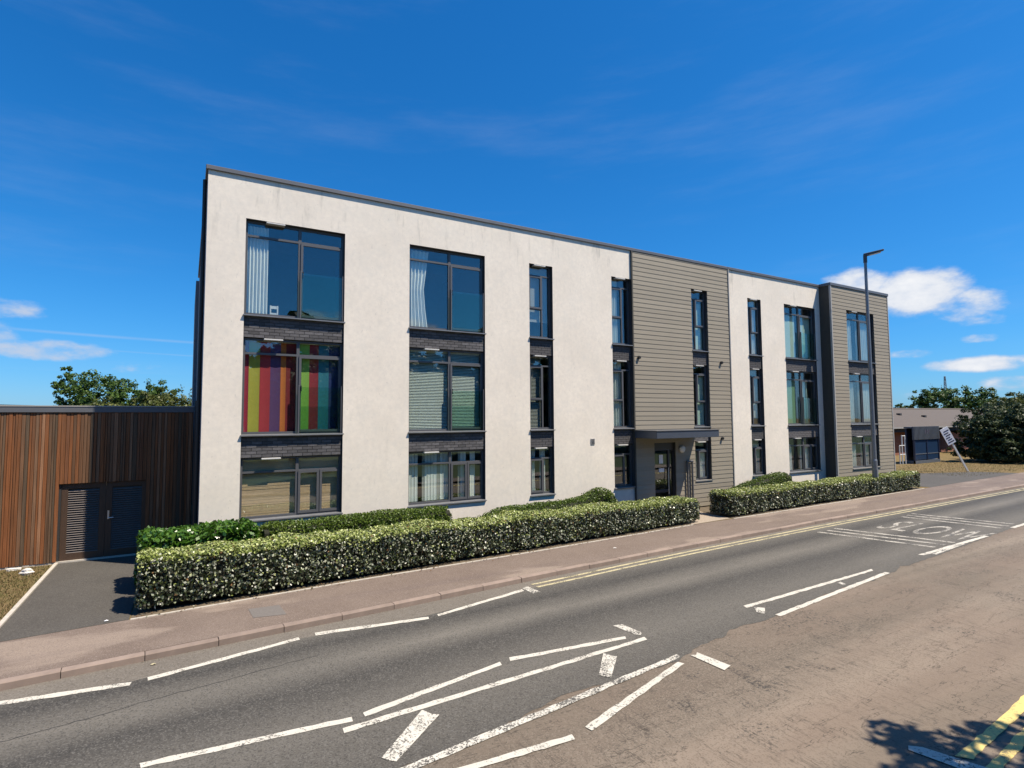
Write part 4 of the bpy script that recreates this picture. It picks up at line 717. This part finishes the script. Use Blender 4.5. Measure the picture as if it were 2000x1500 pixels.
for lb, (x, y), h, rx, rz, m, sd in SHR: tree('shrub', lb, (x, y, PZ), h, rx, rz, .6, .16, 320, 60, m, sd, 'dark shrubs on the verge', 'shrub', .5)
# tree on the near side whose shadow falls across the double yellow lines
tree('tree', 'broad-leaved tree on the near verge casting its shadow over the white bar', (7.75, -2.75, PZ), 7.4, 3.2, 2.4, 2.6, .20, 620, 95, 'l_tree', 51, None, open_=.1, lobe=.45)
tree('tree', 'spreading tree on the near verge casting its shadow over the double yellow lines', (10.15, -2.75, PZ), 7.6, 3.2, 2.4, 2.6, .20, 620, 95, 'l_tree', 52, None, open_=.1, lobe=.4)
# unseen tree row added opposite to mirror dark in lower windows and cut sky fill
for k in range(10): x = -26+k*8.2; tree('tree', 'unseen leafy tree in the row added opposite to darken the lower windows', (x, -15-1.2*(k % 2), PZ), 9.3+.3*math.sin(k*2.1), 5.2, 4.4, 2.0, .8, 300, 36, 'l_dark', 60+k, 'added tree row opposite, out of view')
# lattice mast far behind the oak
lm = empty('lattice_mast', (303, 121, 0), 'thin grey lattice radio mast far behind the oak', 'mast'); H = 21.6
for sx in (-1, 1):
    for sy in (-1, 1): MB().tube([(sx*.9, sy*.9, 0), (sx*.2, sy*.2, H)], .10, 5).build('leg', 'pole', lm)
q = MB()
for i in range(9):
    za, zb = i*H/9, (i+1)*H/9; ra, rb_ = .9-.7*za/H, .9-.7*zb/H
    for s in (-1, 1): q.tube([(-ra, s*ra, za), (rb_, s*rb_, zb)], .06, 4); q.tube([(s*ra, -ra, za), (s*rb_, rb_, zb)], .06, 4); q.tube([(-rb_*1.6, s*rb_, zb), (rb_*1.6, s*rb_, zb)], .06, 4)
o = q.build('bracing', 'pole', lm); o['kind'] = 'stuff'
# low hill on the left horizon
hv, hf = [], []; n = 60
for i in range(n+1):
    x = -230+i*7; z = 7.0+.8*math.sin(i*.31)+.5*math.sin(i*1.3); hv += [(x, 170, -.5), (x, 200, z), (x, 260, z+1), (x, 320, -.5)]
for i in range(n):
    for k in range(3): hf.append((i*4+k, i*4+4+k, i*4+5+k, i*4+1+k))
o = ob('hill', mesh('hill', hv, hf, 'hill')); o['kind'] = 'structure'

# ------------------------------------------------------------------ grass blades and small things
def blades(name, x0, x1, y0, y1, n, h):
    x, y = rng.uniform(x0, x1, n), rng.uniform(y0, y1, n); a = rng.uniform(0, 6.28, n); hh = h*rng.uniform(.4, 1.2, n); w = .007
    dx, dy = np.cos(a)*w, np.sin(a)*w; lx, ly = rng.normal(0, .5, n)*hh, rng.normal(0, .5, n)*hh; z = np.full(n, PZ-.006)
    V = np.stack([np.stack([x-dx, y-dy, z], 1), np.stack([x+dx, y+dy, z], 1), np.stack([x+lx, y+ly, z+hh], 1)], 1).reshape(-1, 3); me = bpy.data.meshes.new(name); me.vertices.add(3*n); me.vertices.foreach_set('co', V.astype(np.float32).ravel()); me.loops.add(3*n); me.loops.foreach_set('vertex_index', np.arange(3*n, dtype=np.int32)); me.polygons.add(n); me.polygons.foreach_set('loop_start', np.arange(0, 3*n, 3, dtype=np.int32)); me.materials.append(M['blade']); me.update(); me.validate()
    return ob(name, me)
tag(blades('grass', -5.5, -2.55, 11.2, 16.3, 14000, .055), 'short dry grass between the driveway edging and the timber store', 'grass', kind='stuff')
tag(blades('grass', 35.6, 60, 13.4, 18.8, 9000, .09), 'parched grass verge under the leaning sign', 'grass', kind='stuff')
def lump(name, label, cat, loc, r, m, sq=(1, 1, .6), seed=1):
    import bmesh
    bm = bmesh.new(); bmesh.ops.create_icosphere(bm, subdivisions=3, radius=1); rr = random.Random(seed); k = [rr.uniform(0, 6) for _ in range(6)]
    for v in bm.verts: f = 1+.18*math.sin(v.co.x*4+k[0])+.14*math.sin(v.co.y*5+k[1])+.1*math.sin(v.co.z*7+k[2]); v.co = Vector((v.co.x*sq[0], v.co.y*sq[1], v.co.z*sq[2]))*f*r
    me = bpy.data.meshes.new(name); bm.to_mesh(me); bm.free(); me.materials.append(M[m]); o = ob(name, me, None, loc); return tag(o, label, cat)
lump('stone', 'pale lumpy stone lying in the grass by the timber store', 'stone', (-2.86, 15.6, PZ+.05), .12, 'stone', (1.1, .7, .6), 3)
lump('stone', 'small flat pale stone against the foot of the timber boards', 'stone', (-3.2, 16.2, PZ+.02), .09, 'stone', (1.4, .6, .4), 5)
def litter(label, x, y, z, s, m, seed):
    rr = random.Random(seed); v = [(math.cos(k*1.05)*s*rr.uniform(.6, 1.2), math.sin(k*1.05)*s*rr.uniform(.5, 1), rr.uniform(.0, .012)) for k in range(6)]+[(0, 0, .02)]; o = ob('dropped_leaf', mesh('dropped_leaf', v, [(k, (k+1) % 6, 6) for k in range(6)], m), None, (x, y, z)); return tag(o, label, 'leaf')
litter('pale yellowish dropped leaf in the gutter beside the kerb', -.32, 9.28, .006, .05, 'yellowfade', 1); litter('brown dropped leaf on the pavement next to the kerb', 9.3, 10.9, PZ+.004, .05, 'stone', 2); litter('white scrap lying on the driveway mouth', -1.05, 11.3, PZ+.012, .045, 'sign', 3)
nl = 420; lx = np.concatenate([rng.uniform(-.7, 13.5, nl*2//3), rng.uniform(15., 28.5, nl//3)]); ly = np.array([interp(BACK, x) for x in lx])+rng.normal(0, .09, len(lx))-.02
o = leaves('leaf_litter', np.stack([lx, ly, np.full(len(lx), PZ+.016)], 1), np.tile([0, 0, 1.], (len(lx), 1)), .045*rng.uniform(.6, 1.3, len(lx)), (['l_dry', 'l_front'], (rng.random(len(lx)) < .3).astype(int)), tilt=.15); tag(o, 'scattered dry leaf litter along the foot of the clipped hedges', 'leaf litter', kind='stuff')
